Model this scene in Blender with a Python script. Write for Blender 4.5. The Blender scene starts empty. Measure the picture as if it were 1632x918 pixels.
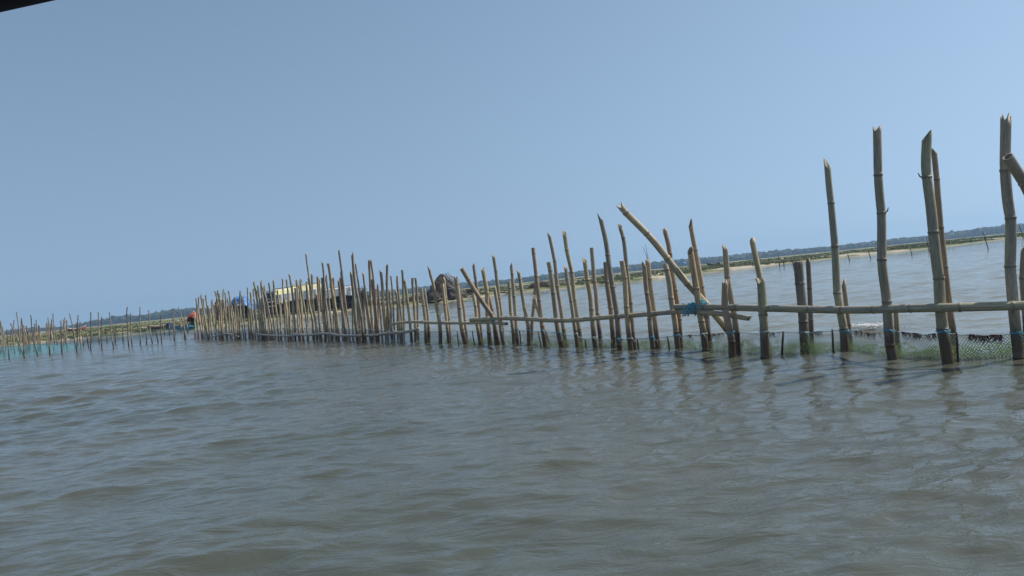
import bpy, bmesh, math, random
import numpy as np
from mathutils import Vector, Matrix, noise as mnoise

# ------------------------------------------------------------------ camera, sky, sun
random.seed(7)
rng = np.random.default_rng(11)
R = math.radians
W0, H0, F = 1632.0, 918.0, 1300.0
ROLL = R(5.8)
PITCH = R(0.35)
EYE = 1.1

scene = bpy.context.scene
col = scene.collection
cam_data = bpy.data.cameras.new('camera')
cam_data.sensor_width = 36.0
cam_data.lens = 36.0 * F / W0
cam_data.clip_start = 0.05
cam_data.clip_end = 8000
cam = bpy.data.objects.new('camera', cam_data)
col.objects.link(cam)
FW = Vector((0, math.cos(PITCH), -math.sin(PITCH)))
UP = Vector((0, math.sin(PITCH), math.cos(PITCH)))
RT = Vector((1, 0, 0))
cx_ = math.cos(ROLL) * RT - math.sin(ROLL) * UP
cy_ = math.sin(ROLL) * RT + math.cos(ROLL) * UP
cz_ = -FW
cam.matrix_world = Matrix(((cx_.x, cy_.x, cz_.x, 0), (cx_.y, cy_.y, cz_.y, 0), (cx_.z, cy_.z, cz_.z, EYE), (0, 0, 0, 1)))
scene.camera = cam

SUN_EL, SUN_AZ = R(50), R(78)          # azimuth clockwise from the viewing direction (+Y) to the right (+X)
world = bpy.data.worlds.new('World')
scene.world = world
world.use_nodes = True
wn = world.node_tree
wn.nodes.clear()
sky = wn.nodes.new('ShaderNodeTexSky')
sky.sky_type = 'NISHITA'
sky.sun_disc = False
sky.sun_elevation = SUN_EL
sky.sun_rotation = SUN_AZ
sky.altitude = 0
sky.air_density = 1.0
sky.dust_density = 0.7
sky.ozone_density = 3.0
hs = wn.nodes.new('ShaderNodeHueSaturation')
hs.inputs['Saturation'].default_value = 0.86
hs.inputs['Hue'].default_value = 0.490
bg = wn.nodes.new('ShaderNodeBackground')
bg.inputs['Strength'].default_value = 0.117
wo = wn.nodes.new('ShaderNodeOutputWorld')
# thick humid air: the low sky keeps the colour of the sky some degrees higher up
tcw = wn.nodes.new('ShaderNodeTexCoord'); sxw = wn.nodes.new('ShaderNodeSeparateXYZ'); cxw = wn.nodes.new('ShaderNodeCombineXYZ'); nmw = wn.nodes.new('ShaderNodeVectorMath'); nmw.operation = 'NORMALIZE'
def wmath(op, a, b):
    n_ = wn.nodes.new('ShaderNodeMath'); n_.operation = op
    for i_, v_ in enumerate((a, b)):
        if isinstance(v_, (int, float)): n_.inputs[i_].default_value = v_
        else: wn.links.new(v_, n_.inputs[i_])
    return n_.outputs[0]
wn.links.new(tcw.outputs['Generated'], sxw.inputs[0])
zz_ = wmath('MAXIMUM', sxw.outputs['Z'], 0.0)
lift_ = wmath('MULTIPLY', wmath('POWER', wmath('SUBTRACT', 1.0, zz_), 3.0), 0.22)
wn.links.new(sxw.outputs['X'], cxw.inputs[0]); wn.links.new(sxw.outputs['Y'], cxw.inputs[1]); wn.links.new(wmath('ADD', zz_, lift_), cxw.inputs[2])
wn.links.new(cxw.outputs[0], nmw.inputs[0]); wn.links.new(nmw.outputs[0], sky.inputs['Vector'])
wn.links.new(sky.outputs[0], hs.inputs['Color'])
wn.links.new(hs.outputs[0], bg.inputs['Color'])
wn.links.new(bg.outputs[0], wo.inputs['Surface'])

sd = bpy.data.lights.new('sun', 'SUN')
sd.energy = 4.2
sd.angle = R(0.53)
sd.color = (1.0, 0.94, 0.85)
sun = bpy.data.objects.new('sun', sd)
col.objects.link(sun)
sdir = Vector((math.sin(SUN_AZ) * math.cos(SUN_EL), math.cos(SUN_AZ) * math.cos(SUN_EL), math.sin(SUN_EL)))
sun.rotation_euler = (-sdir).to_track_quat('-Z', 'Y').to_euler()

vs = scene.view_settings
vs.view_transform = 'Standard'
vs.look = 'None'
vs.gamma = 1.0
vs.exposure = 0.12
vs.use_curve_mapping = False
scene.cycles.max_bounces = 6
scene.cycles.volume_bounces = 0
scene.cycles.transparent_max_bounces = 16
scene.cycles.volume_max_steps = 32
scene.cycles.sample_clamp_indirect = 6.0

# ------------------------------------------------------------------ geometry helpers
def ray(x, y):
    u = (x - W0 / 2) / F
    v = (H0 / 2 - y) / F
    up_ = u * math.cos(ROLL) + v * math.sin(ROLL)
    vp_ = -u * math.sin(ROLL) + v * math.cos(ROLL)
    return FW + up_ * RT + vp_ * UP

def on_water(x, y, z=0.0):
    x, y = float(x), float(y)
    d = ray(x, y)
    t = (z - EYE) / d.z
    return Vector((d.x * t, d.y * t, z))

def at(x, y, D):
    x, y, D = float(x), float(y), float(D)
    d = ray(x, y)
    t = D / d.y
    return Vector((d.x * t, D, EYE + d.z * t))

def horizon_y(x):
    return 451 - (x - 816) * math.tan(ROLL)

def link(name, me, loc=(0, 0, 0), parent=None, mat=None, smooth=True):
    if mat is not None and len(me.materials) == 0:
        me.materials.append(mat)
    if smooth:
        me.polygons.foreach_set('use_smooth', [True] * len(me.polygons))
    o = bpy.data.objects.new(name, me)
    col.objects.link(o)
    o.location = loc
    if parent is not None:
        o.parent = parent
    return o

def empty(name, loc, rz=0.0):
    o = bpy.data.objects.new(name, None)
    o.empty_display_size = 0.2
    col.objects.link(o)
    o.location = loc
    o.rotation_euler = (0, 0, rz)
    return o

def tag(o, label=None, cat=None, group=None, kind=None):
    if label: o['label'] = label
    if cat: o['category'] = cat
    if group: o['group'] = group
    if kind: o['kind'] = kind
    return o

class MB:
    """collects shapes and links them as one mesh object"""
    def __init__(s):
        s.v = []; s.f = []
    def add(s, vs_, fs_):
        b = len(s.v)
        s.v += [tuple(v) for v in vs_]
        s.f += [tuple(i + b for i in f) for f in fs_]
    def box(s, c, size, rz=0.0, tilt=None):
        hx, hy, hz = size[0] / 2, size[1] / 2, size[2] / 2
        M = Matrix.Rotation(rz, 3, 'Z')
        if tilt is not None: M = M @ tilt
        pts = []
        for sx in (-1, 1):
            for sy in (-1, 1):
                for sz in (-1, 1):
                    pts.append(Vector(c) + M @ Vector((sx * hx, sy * hy, sz * hz)))
        s.add(pts, [(0, 1, 3, 2), (4, 6, 7, 5), (0, 4, 5, 1), (2, 3, 7, 6), (0, 2, 6, 4), (1, 5, 7, 3)])
    def tube(s, pts, radii, n=8, caps=True):
        pts = [Vector(p) for p in pts]
        m = len(pts)
        if not hasattr(radii, '__len__'): radii = [radii] * m
        radii = [float(r_) for r_ in radii]
        vs_ = []
        prev = None
        for i in range(m):
            t = (pts[min(i + 1, m - 1)] - pts[max(i - 1, 0)])
            if t.length < 1e-9: t = Vector((0, 0, 1))
            t.normalize()
            if prev is None:
                a = Vector((1, 0, 0)) if abs(t.x) < 0.9 else Vector((0, 1, 0))
                p = (a - t * a.dot(t)).normalized()
            else:
                p = (prev - t * prev.dot(t)).normalized()
            prev = p
            q = t.cross(p)
            for k in range(n):
                an = 2 * math.pi * k / n
                vs_.append(pts[i] + (p * math.cos(an) + q * math.sin(an)) * radii[i])
        fs_ = []
        for i in range(m - 1):
            for k in range(n):
                k2 = (k + 1) % n
                fs_.append((i * n + k, i * n + k2, (i + 1) * n + k2, (i + 1) * n + k))
        if caps:
            fs_.append(tuple(reversed(range(n))))
            fs_.append(tuple((m - 1) * n + k for k in range(n)))
        s.add(vs_, fs_)
    def sheet(s, fn, nu, nv, thick=0.0):
        """fn(u,v)->Vector, optional thickness along -z"""
        top = [fn(i / nu, j / nv) for i in range(nu + 1) for j in range(nv + 1)]
        fs_ = []
        for i in range(nu):
            for j in range(nv):
                a = i * (nv + 1) + j
                fs_.append((a, a + nv + 1, a + nv + 2, a + 1))
        s.add(top, fs_)
        if thick:
            off = Vector(thick) if hasattr(thick, '__len__') else Vector((0, 0, -thick))
            b = [p + off for p in top]
            s.add(b, [tuple(reversed(f)) for f in fs_])
            base = len(s.v) - 2 * len(top)
            n = len(top)
            edge = [i * (nv + 1) for i in range(nu + 1)] + [nu * (nv + 1) + j for j in range(1, nv + 1)] + \
                   [i * (nv + 1) + nv for i in range(nu - 1, -1, -1)] + [j for j in range(nv - 1, 0, -1)]
            for k in range(len(edge)):
                a, c = edge[k], edge[(k + 1) % len(edge)]
                s.f.append((base + a, base + a + n, base + c + n, base + c))
    def build(s, name, mat, parent=None, loc=(0, 0, 0), smooth=False):
        me = bpy.data.meshes.new(name)
        me.from_pydata(s.v, [], s.f)
        me.update()
        return link(name, me, loc, parent, mat, smooth)

# ------------------------------------------------------------------ materials
def new_mat(name):
    m = bpy.data.materials.new(name)
    m.use_nodes = True
    nt = m.node_tree
    nt.nodes.clear()
    out = nt.nodes.new('ShaderNodeOutputMaterial')
    return m, nt, out

def N(nt, t, **kw):
    n = nt.nodes.new(t)
    for k, v in kw.items():
        if k in n.inputs.keys() if hasattr(n.inputs, 'keys') else False:
            n.inputs[k].default_value = v
        else:
            setattr(n, k, v)
    return n

def rough_mat(name, c1, c2, scale=6.0, rough=0.85, bump=0.3, dist=0.02, stretch=(1, 1, 1), rng_=(0.35, 0.65)):
    m, nt, out = new_mat(name)
    tc = N(nt, 'ShaderNodeTexCoord')
    mp = N(nt, 'ShaderNodeMapping')
    mp.inputs['Scale'].default_value = stretch
    nz = N(nt, 'ShaderNodeTexNoise')
    nz.inputs['Scale'].default_value = scale
    nz.inputs['Detail'].default_value = 6
    cr = N(nt, 'ShaderNodeValToRGB')
    cr.color_ramp.elements[0].position = rng_[0]
    cr.color_ramp.elements[1].position = rng_[1]
    cr.color_ramp.elements[0].color = (*c1, 1)
    cr.color_ramp.elements[1].color = (*c2, 1)
    b = N(nt, 'ShaderNodeBsdfPrincipled')
    b.inputs['Roughness'].default_value = rough
    bp = N(nt, 'ShaderNodeBump')
    bp.inputs['Strength'].default_value = bump
    bp.inputs['Distance'].default_value = dist
    L = nt.links.new
    L(tc.outputs['Object'], mp.inputs[0]); L(mp.outputs[0], nz.inputs['Vector'])
    L(nz.outputs[0], cr.inputs[0]); L(cr.outputs[0], b.inputs['Base Color'])
    L(nz.outputs[0], bp.inputs['Height']); L(bp.outputs[0], b.inputs['Normal'])
    L(b.outputs[0], out.inputs['Surface'])
    return m

def bamboo_material(dry=False):
    m, nt, out = new_mat('bamboo')
    L = nt.links.new
    at_ = N(nt, 'ShaderNodeAttribute', attribute_name='grain')
    band = N(nt, 'ShaderNodeAttribute', attribute_name='band')
    oi = N(nt, 'ShaderNodeObjectInfo')
    geo = N(nt, 'ShaderNodeNewGeometry')
    sc = N(nt, 'ShaderNodeMath', operation='MULTIPLY'); sc.inputs[1].default_value = 37.0
    L(oi.outputs['Random'], sc.inputs[0])
    ad = N(nt, 'ShaderNodeVectorMath', operation='ADD')
    L(at_.outputs['Vector'], ad.inputs[0]); L(sc.outputs[0], ad.inputs[1])
    n1 = N(nt, 'ShaderNodeTexNoise'); n1.inputs['Scale'].default_value = 9; n1.inputs['Detail'].default_value = 8; n1.inputs['Roughness'].default_value = 0.65
    n2 = N(nt, 'ShaderNodeTexNoise'); n2.inputs['Scale'].default_value = 45; n2.inputs['Detail'].default_value = 5
    n3 = N(nt, 'ShaderNodeTexNoise'); n3.inputs['Scale'].default_value = 2.6; n3.inputs['Detail'].default_value = 3
    for n_ in (n1, n2, n3): L(ad.outputs[0], n_.inputs['Vector'])
    r1 = N(nt, 'ShaderNodeValToRGB')
    e = r1.color_ramp.elements
    e[0].position = 0.30; e[0].color = (0.40, 0.36, 0.32, 1)
    e[1].position = 0.66; e[1].color = (1.12, 1.08, 0.98, 1)
    x = e.new(0.48); x.color = (0.86, 0.84, 0.80, 1)
    L(n1.outputs[0], r1.inputs[0])
    m1 = N(nt, 'ShaderNodeMix', data_type='RGBA', blend_type='MULTIPLY'); m1.inputs['Factor'].default_value = 1.0
    L(oi.outputs['Color'], m1.inputs['A']); L(r1.outputs[0], m1.inputs['B'])
    # grey weathering
    r3 = N(nt, 'ShaderNodeMapRange'); r3.inputs['From Min'].default_value = 0.45; r3.inputs['From Max'].default_value = 0.68; r3.inputs['To Max'].default_value = 0.75
    L(n3.outputs[0], r3.inputs['Value'])
    m2 = N(nt, 'ShaderNodeMix', data_type='RGBA'); m2.inputs['B'].default_value = (0.27, 0.25, 0.22, 1)
    L(r3.outputs[0], m2.inputs['Factor']); L(m1.outputs['Result'], m2.inputs['A'])
    # fine streaks
    r2 = N(nt, 'ShaderNodeMapRange'); r2.inputs['From Min'].default_value = 0.3; r2.inputs['From Max'].default_value = 0.7; r2.inputs['To Min'].default_value = 0.62; r2.inputs['To Max'].default_value = 1.2
    L(n2.outputs[0], r2.inputs['Value'])
    m3 = N(nt, 'ShaderNodeVectorMath', operation='SCALE')
    L(m2.outputs['Result'], m3.inputs[0]); L(r2.outputs[0], m3.inputs['Scale'])
    # dark joint bands
    m4 = N(nt, 'ShaderNodeMix', data_type='RGBA'); m4.inputs['B'].default_value = (0.11, 0.085, 0.06, 1)
    bm_ = N(nt, 'ShaderNodeMath', operation='MULTIPLY'); bm_.inputs[1].default_value = 0.6
    L(band.outputs['Fac'], bm_.inputs[0]); L(bm_.outputs[0], m4.inputs['Factor']); L(m3.outputs[0], m4.inputs['A'])
    # wet, slimed foot above the waterline
    sx = N(nt, 'ShaderNodeSeparateXYZ'); L(geo.outputs['Position'], sx.inputs[0])
    wz = N(nt, 'ShaderNodeMath', operation='MULTIPLY_ADD'); wz.inputs[1].default_value = -0.60; 
    L(n1.outputs[0], wz.inputs[0]); L(sx.outputs['Z'], wz.inputs[2])
    wr = N(nt, 'ShaderNodeMapRange'); wr.inputs['From Min'].default_value = -0.10; wr.inputs['From Max'].default_value = 0.06; wr.inputs['To Min'].default_value = 1.0; wr.inputs['To Max'].default_value = 0.0
    L(wz.outputs[0], wr.inputs['Value'])
    wc = N(nt, 'ShaderNodeMix', data_type='RGBA'); wc.inputs['A'].default_value = (0.022, 0.017, 0.011, 1); wc.inputs['B'].default_value = (0.115, 0.058, 0.030, 1)
    L(n2.outputs[0], wc.inputs['Factor'])
    m5 = N(nt, 'ShaderNodeMix', data_type='RGBA')
    wf = N(nt, 'ShaderNodeMath', operation='MULTIPLY'); wf.inputs[1].default_value = 0.0 if dry else 0.92
    L(wr.outputs[0], wf.inputs[0]); L(wf.outputs[0], m5.inputs['Factor']); L(m4.outputs['Result'], m5.inputs['A']); L(wc.outputs['Result'], m5.inputs['B'])
    b = N(nt, 'ShaderNodeBsdfPrincipled')
    L(m5.outputs['Result'], b.inputs['Base Color'])
    rr = N(nt, 'ShaderNodeMapRange'); rr.inputs['To Min'].default_value = 0.62; rr.inputs['To Max'].default_value = 0.3
    L(wr.outputs[0], rr.inputs['Value']); L(rr.outputs[0], b.inputs['Roughness'])
    bp = N(nt, 'ShaderNodeBump'); bp.inputs['Strength'].default_value = 0.35; bp.inputs['Distance'].default_value = 0.006
    L(n2.outputs[0], bp.inputs['Height']); L(bp.outputs[0], b.inputs['Normal'])
    L(b.outputs[0], out.inputs['Surface'])
    return m
BAMBOO = bamboo_material()
BAMBOO_RAIL = bamboo_material(True)

def water_material():
    m, nt, out = new_mat('water')
    L = nt.links.new
    geo = N(nt, 'ShaderNodeNewGeometry')
    mp = N(nt, 'ShaderNodeMapping'); mp.inputs['Scale'].default_value = (0.55, 1.25, 1.0)
    L(geo.outputs['Position'], mp.inputs[0])
    a = N(nt, 'ShaderNodeTexNoise'); a.inputs['Scale'].default_value = 5.5; a.inputs['Detail'].default_value = 5; a.inputs['Roughness'].default_value = 0.55; a.inputs['Distortion'].default_value = 0.6
    c = N(nt, 'ShaderNodeTexNoise'); c.inputs['Scale'].default_value = 22; c.inputs['Detail'].default_value = 3; c.inputs['Distortion'].default_value = 0.8
    L(mp.outputs[0], a.inputs['Vector']); L(mp.outputs[0], c.inputs['Vector'])
    b1 = N(nt, 'ShaderNodeBump'); b1.inputs['Strength'].default_value = 1.0; b1.inputs['Distance'].default_value = 0.023
    b2 = N(nt, 'ShaderNodeBump'); b2.inputs['Strength'].default_value = 1.0; b2.inputs['Distance'].default_value = 0.0014
    L(a.outputs[0], b1.inputs['Height']); L(c.outputs[0], b2.inputs['Height']); L(b1.outputs[0], b2.inputs['Normal'])
    ln = N(nt, 'ShaderNodeVectorMath', operation='LENGTH'); L(geo.outputs['Position'], ln.inputs[0])
    fr = N(nt, 'ShaderNodeMapRange'); fr.inputs['From Min'].default_value = 14; fr.inputs['From Max'].default_value = 70; L(ln.outputs['Value'], fr.inputs['Value'])
    e = N(nt, 'ShaderNodeTexNoise'); e.inputs['Scale'].default_value = 1.6; e.inputs['Detail'].default_value = 4; L(mp.outputs[0], e.inputs['Vector'])
    b0 = N(nt, 'ShaderNodeBump'); b0.inputs['Distance'].default_value = 0.22
    L(e.outputs[0], b0.inputs['Height']); L(fr.outputs[0], b0.inputs['Strength']); L(b0.outputs[0], b1.inputs['Normal'])
    # silt clouds
    s = N(nt, 'ShaderNodeTexNoise'); s.inputs['Scale'].default_value = 0.16; s.inputs['Detail'].default_value = 4
    L(geo.outputs['Position'], s.inputs['Vector'])
    mx = N(nt, 'ShaderNodeMix', data_type='RGBA'); mx.inputs['A'].default_value = (0.066, 0.076, 0.060, 1); mx.inputs['B'].default_value = (0.092, 0.094, 0.072, 1)
    sr = N(nt, 'ShaderNodeMapRange'); sr.inputs['From Min'].default_value = 0.35; sr.inputs['From Max'].default_value = 0.65
    L(s.outputs[0], sr.inputs['Value']); L(sr.outputs[0], mx.inputs['Factor'])
    # the shallow side beyond the long fence carries more silt
    sxyz = N(nt, 'ShaderNodeSeparateXYZ'); L(geo.outputs['Position'], sxyz.inputs[0])
    q1 = N(nt, 'ShaderNodeMath', operation='MULTIPLY_ADD'); q1.inputs[1].default_value = 0.849; q1.inputs[2].default_value = -7.58; L(sxyz.outputs['X'], q1.inputs[0])
    q2 = N(nt, 'ShaderNodeMath', operation='MULTIPLY_ADD'); q2.inputs[1].default_value = 0.531; L(sxyz.outputs['Y'], q2.inputs[0]); L(q1.outputs[0], q2.inputs[2])
    q3 = N(nt, 'ShaderNodeMapRange'); q3.inputs['From Min'].default_value = -0.5; q3.inputs['From Max'].default_value = 3.0; L(q2.outputs[0], q3.inputs['Value'])
    mx2 = N(nt, 'ShaderNodeMix', data_type='RGBA'); mx2.inputs['B'].default_value = (0.160, 0.150, 0.092, 1)
    L(q3.outputs[0], mx2.inputs['Factor']); L(mx.outputs['Result'], mx2.inputs['A']); mx = mx2
    p = N(nt, 'ShaderNodeBsdfPrincipled')
    p.inputs['Roughness'].default_value = 0.05
    p.inputs['IOR'].default_value = 1.333
    L(mx.outputs['Result'], p.inputs['Base Color']); L(b2.outputs[0], p.inputs['Normal'])
    L(p.outputs[0], out.inputs['Surface'])
    return m

def net_material(name, colour, cover, cell=0.03, foul=0.0):
    m, nt, out = new_mat(name)
    L = nt.links.new
    tc = N(nt, 'ShaderNodeAttribute', attribute_name='weave')
    sx = N(nt, 'ShaderNodeSeparateXYZ'); L(tc.outputs['Vector'], sx.inputs[0])
    fz = N(nt, 'ShaderNodeMapRange'); fz.inputs['From Min'].default_value = 0.02; fz.inputs['From Max'].default_value = 0.20; fz.inputs['To Min'].default_value = foul; fz.inputs['To Max'].default_value = 0.0
    L(sx.outputs['Y'], fz.inputs['Value'])
    fn_ = N(nt, 'ShaderNodeTexNoise'); fn_.inputs['Scale'].default_value = 6; fn_.inputs['Detail'].default_value = 6; L(tc.outputs['Vector'], fn_.inputs['Vector'])
    fm = N(nt, 'ShaderNodeMapRange'); fm.inputs['From Min'].default_value = 0.35; fm.inputs['From Max'].default_value = 0.6; L(fn_.outputs[0], fm.inputs['Value'])
    fo = N(nt, 'ShaderNodeMath', operation='MULTIPLY'); L(fz.outputs[0], fo.inputs[0]); L(fm.outputs[0], fo.inputs[1])
    cv = N(nt, 'ShaderNodeMath', operation='ADD'); cv.inputs[1].default_value = cover; L(fo.outputs[0], cv.inputs[0])
    outs = []
    for sgn in (1, -1):
        a = N(nt, 'ShaderNodeMath', operation='MULTIPLY_ADD'); a.inputs[1].default_value = sgn
        L(sx.outputs['X'], a.inputs[0]); L(sx.outputs['Y'], a.inputs[2])
        d = N(nt, 'ShaderNodeMath', operation='DIVIDE'); d.inputs[1].default_value = cell; L(a.outputs[0], d.inputs[0])
        f = N(nt, 'ShaderNodeMath', operation='FRACT'); L(d.outputs[0], f.inputs[0])
        g = N(nt, 'ShaderNodeMath', operation='LESS_THAN'); L(cv.outputs[0], g.inputs[1]); L(f.outputs[0], g.inputs[0])
        outs.append(g)
    mxm = N(nt, 'ShaderNodeMath', operation='MAXIMUM'); L(outs[0].outputs[0], mxm.inputs[0]); L(outs[1].outputs[0], mxm.inputs[1])
    b = N(nt, 'ShaderNodeBsdfPrincipled'); b.inputs['Base Color'].default_value = (*colour, 1); b.inputs['Roughness'].default_value = 0.6
    cm = N(nt, 'ShaderNodeMix', data_type='RGBA'); cm.inputs['A'].default_value = (*colour, 1); cm.inputs['B'].default_value = (0.56, 0.63, 0.33, 1) if foul else (*colour, 1)
    cf = N(nt, 'ShaderNodeMath', operation='MULTIPLY'); cf.inputs[1].default_value = 3.0; cf.use_clamp = True; L(fo.outputs[0], cf.inputs[0]); L(cf.outputs[0], cm.inputs['Factor']); L(cm.outputs['Result'], b.inputs['Base Color'])
    t = N(nt, 'ShaderNodeBsdfTransparent')
    mx = N(nt, 'ShaderNodeMixShader')
    L(mxm.outputs[0], mx.inputs[0]); L(t.outputs[0], mx.inputs[1]); L(b.outputs[0], mx.inputs[2]); L(mx.outputs[0], out.inputs['Surface'])
    return m

def ground_material():
    m, nt, out = new_mat('ground')
    L = nt.links.new
    geo = N(nt, 'ShaderNodeNewGeometry')
    sx = N(nt, 'ShaderNodeSeparateXYZ'); L(geo.outputs['Position'], sx.inputs[0])
    n1 = N(nt, 'ShaderNodeTexNoise'); n1.inputs['Scale'].default_value = 0.11; n1.inputs['Detail'].default_value = 6; n1.inputs['Roughness'].default_value = 0.6
    mp = N(nt, 'ShaderNodeMapping'); mp.inputs['Scale'].default_value = (1.0, 0.42, 1.0)
    L(geo.outputs['Position'], mp.inputs[0]); L(mp.outputs[0], n1.inputs['Vector'])
    n2 = N(nt, 'ShaderNodeTexNoise'); n2.inputs['Scale'].default_value = 0.7; n2.inputs['Detail'].default_value = 8
    L(geo.outputs['Position'], n2.inputs['Vector'])
    g = N(nt, 'ShaderNodeMix', data_type='RGBA'); g.inputs['A'].default_value = (0.11, 0.135, 0.05, 1); g.inputs['B'].default_value = (0.19, 0.185, 0.085, 1)
    L(n2.outputs[0], g.inputs['Factor'])
    sand = N(nt, 'ShaderNodeMix', data_type='RGBA'); sand.inputs['A'].default_value = (0.30, 0.26, 0.19, 1); sand.inputs['B'].default_value = (0.48, 0.43, 0.34, 1)
    L(n2.outputs[0], sand.inputs['Factor'])
    f = N(nt, 'ShaderNodeMapRange'); f.inputs['From Min'].default_value = 0.535; f.inputs['From Max'].default_value = 0.575
    L(n1.outputs[0], f.inputs['Value'])
    # low shore is bare sand
    lo = N(nt, 'ShaderNodeMapRange'); lo.inputs['From Min'].default_value = 0.04; lo.inputs['From Max'].default_value = 0.09; lo.inputs['To Min'].default_value = 1.0; lo.inputs['To Max'].default_value = 0.0
    L(sx.outputs['Z'], lo.inputs['Value'])
    mxm = N(nt, 'ShaderNodeMath', operation='MAXIMUM'); L(f.outputs[0], mxm.inputs[0]); L(lo.outputs[0], mxm.inputs[1])
    mx = N(nt, 'ShaderNodeMix', data_type='RGBA'); L(mxm.outputs[0], mx.inputs['Factor']); L(g.outputs['Result'], mx.inputs['A']); L(sand.outputs['Result'], mx.inputs['B'])
    # wet rim
    wet = N(nt, 'ShaderNodeMapRange'); wet.inputs['From Min'].default_value = 0.0; wet.inputs['From Max'].default_value = 0.05; wet.inputs['To Min'].default_value = 0.45; wet.inputs['To Max'].default_value = 1.0
    L(sx.outputs['Z'], wet.inputs['Value'])
    v = N(nt, 'ShaderNodeVectorMath', operation='SCALE'); L(mx.outputs['Result'], v.inputs[0]); L(wet.outputs[0], v.inputs['Scale'])
    b = N(nt, 'ShaderNodeBsdfPrincipled'); b.inputs['Roughness'].default_value = 0.95
    b.inputs['Specular IOR Level'].default_value = 0.15
    bp = N(nt, 'ShaderNodeBump'); bp.inputs['Strength'].default_value = 0.6; bp.inputs['Distance'].default_value = 0.15
    L(n2.outputs[0], bp.inputs['Height']); L(bp.outputs[0], b.inputs['Normal'])
    L(v.outputs[0], b.inputs['Base Color']); L(b.outputs[0], out.inputs['Surface'])
    return m

M = dict(
    rope=rough_mat('rope_cyan', (0.03, 0.25, 0.38), (0.14, 0.45, 0.55), 60, 0.7, 0.5, 0.004),
    palerope=rough_mat('rope_pale', (0.25, 0.40, 0.42), (0.45, 0.58, 0.58), 60, 0.7, 0.5, 0.004),
    algae=rough_mat('algae', (0.38, 0.48, 0.16), (0.60, 0.68, 0.34), 14, 0.8, 0.3, 0.01),
    weed=rough_mat('dry_weed', (0.05, 0.03, 0.03), (0.13, 0.07, 0.06), 30, 0.9, 0.3, 0.01),
    stick=rough_mat('dark_stick', (0.025, 0.02, 0.015), (0.07, 0.05, 0.035), 30, 0.7, 0.4, 0.005),
    blue=rough_mat('blue_tarpaulin', (0.02, 0.09, 0.30), (0.07, 0.27, 0.60), 3, 0.5, 0.4, 0.05),
    navy=rough_mat('dark_blue_tarpaulin', (0.012, 0.04, 0.10), (0.03, 0.09, 0.18), 3, 0.55, 0.4, 0.05),
    yellow=rough_mat('yellow_tarpaulin', (0.56, 0.54, 0.24), (0.78, 0.76, 0.50), 1.5, 0.6, 0.4, 0.05),
    white=rough_mat('white_sheet', (0.50, 0.50, 0.52), (0.78, 0.78, 0.76), 3, 0.7, 0.4, 0.05),
    orange=rough_mat('orange_tarpaulin', (0.34, 0.055, 0.035), (0.52, 0.11, 0.06), 3, 0.6, 0.4, 0.05),
    teal=rough_mat('teal_net_heap', (0.01, 0.09, 0.12), (0.04, 0.22, 0.26), 12, 0.8, 0.6, 0.05),
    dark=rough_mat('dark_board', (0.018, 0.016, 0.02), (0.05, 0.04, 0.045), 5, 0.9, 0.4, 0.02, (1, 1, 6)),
    wood=rough_mat('pole_wood', (0.10, 0.075, 0.05), (0.26, 0.21, 0.15), 12, 0.9, 0.5, 0.01),
    drift=rough_mat('driftwood', (0.22, 0.19, 0.17), (0.5, 0.47, 0.42), 6, 0.95, 0.5, 0.02),
    thatch=rough_mat('thatch', (0.045, 0.035, 0.03), (0.15, 0.115, 0.085), 9, 0.95, 0.9, 0.05, (1, 1, 0.3)),
    brush=rough_mat('brushwood', (0.05, 0.036, 0.028), (0.13, 0.095, 0.065), 8, 0.95, 0.6, 0.03),
    hull=rough_mat('boat_planks', (0.12, 0.07, 0.05), (0.25, 0.17, 0.12), 5, 0.6, 0.3, 0.01),
    hullred=rough_mat('red_boat_paint', (0.38, 0.07, 0.05), (0.5, 0.12, 0.07), 5, 0.5, 0.2, 0.01),
    leaf=rough_mat('woodland_leaves', (0.012, 0.026, 0.016), (0.035, 0.055, 0.03), 0.15, 0.9, 0.2, 0.3),
    grass=rough_mat('marsh_grass', (0.12, 0.15, 0.06), (0.27, 0.26, 0.14), 0.3, 0.95, 0.1, 0.1),
    canopy=rough_mat('canopy_cloth', (0.006, 0.008, 0.02), (0.014, 0.018, 0.045), 20, 0.8, 0.3, 0.005),
)
WATER = water_material()
GROUND = ground_material()
NET_NEAR = net_material('grey_green_net', (0.40, 0.44, 0.38), 0.10, 0.03, 0.5)
NET_FAR = net_material('grey_blue_net', (0.24, 0.34, 0.36), 0.26, 0.05)
NET_CYAN = net_material('cyan_net', (0.06, 0.27, 0.32), 0.22, 0.06)

# ------------------------------------------------------------------ water
def wave_field(x, y, dx):
    """Gerstner sum; short waves drop out where the sheet is too coarse for them"""
    r2 = np.random.default_rng(5)
    X = x.copy(); Y = y.copy(); Z = np.zeros_like(x)
    n = 84
    lam = np.exp(np.linspace(math.log(0.13), math.log(3.6), n))
    spread = 0.62
    gust = 0.75 + 0.35 * np.sin(x * 0.21 + 1.0) * np.cos(y * 0.17 + 0.4) + 0.2 * np.sin(x * 0.09 - y * 0.31)
    for i in range(n):
        l = lam[i] * (1 + 0.04 * r2.standard_normal())
        th = -math.pi / 2 + 0.22 + spread * r2.standard_normal()
        k = 2 * math.pi / l
        ph = r2.uniform(0, 2 * math.pi)
        slope = 0.0185 * float(np.interp(l, [0.13, 0.25, 0.75, 1.3, 2.2, 3.6], [1.7, 2.0, 1.5, 0.9, 0.55, 0.35]))
        a = slope / k
        cx, cy = math.cos(th), math.sin(th)
        w = np.clip((l / np.maximum(dx, 1e-6) - 2.5) / 3.0, 0, 1) * (gust if l < 1.2 else 1.0)
        arg = k * (cx * x + cy * y) + ph
        s, c = np.sin(arg), np.cos(arg)
        Z += a * w * c
        q = 0.9
        X -= q * a * w * cx * s
        Y -= q * a * w * cy * s
    return X, Y, Z

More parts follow.
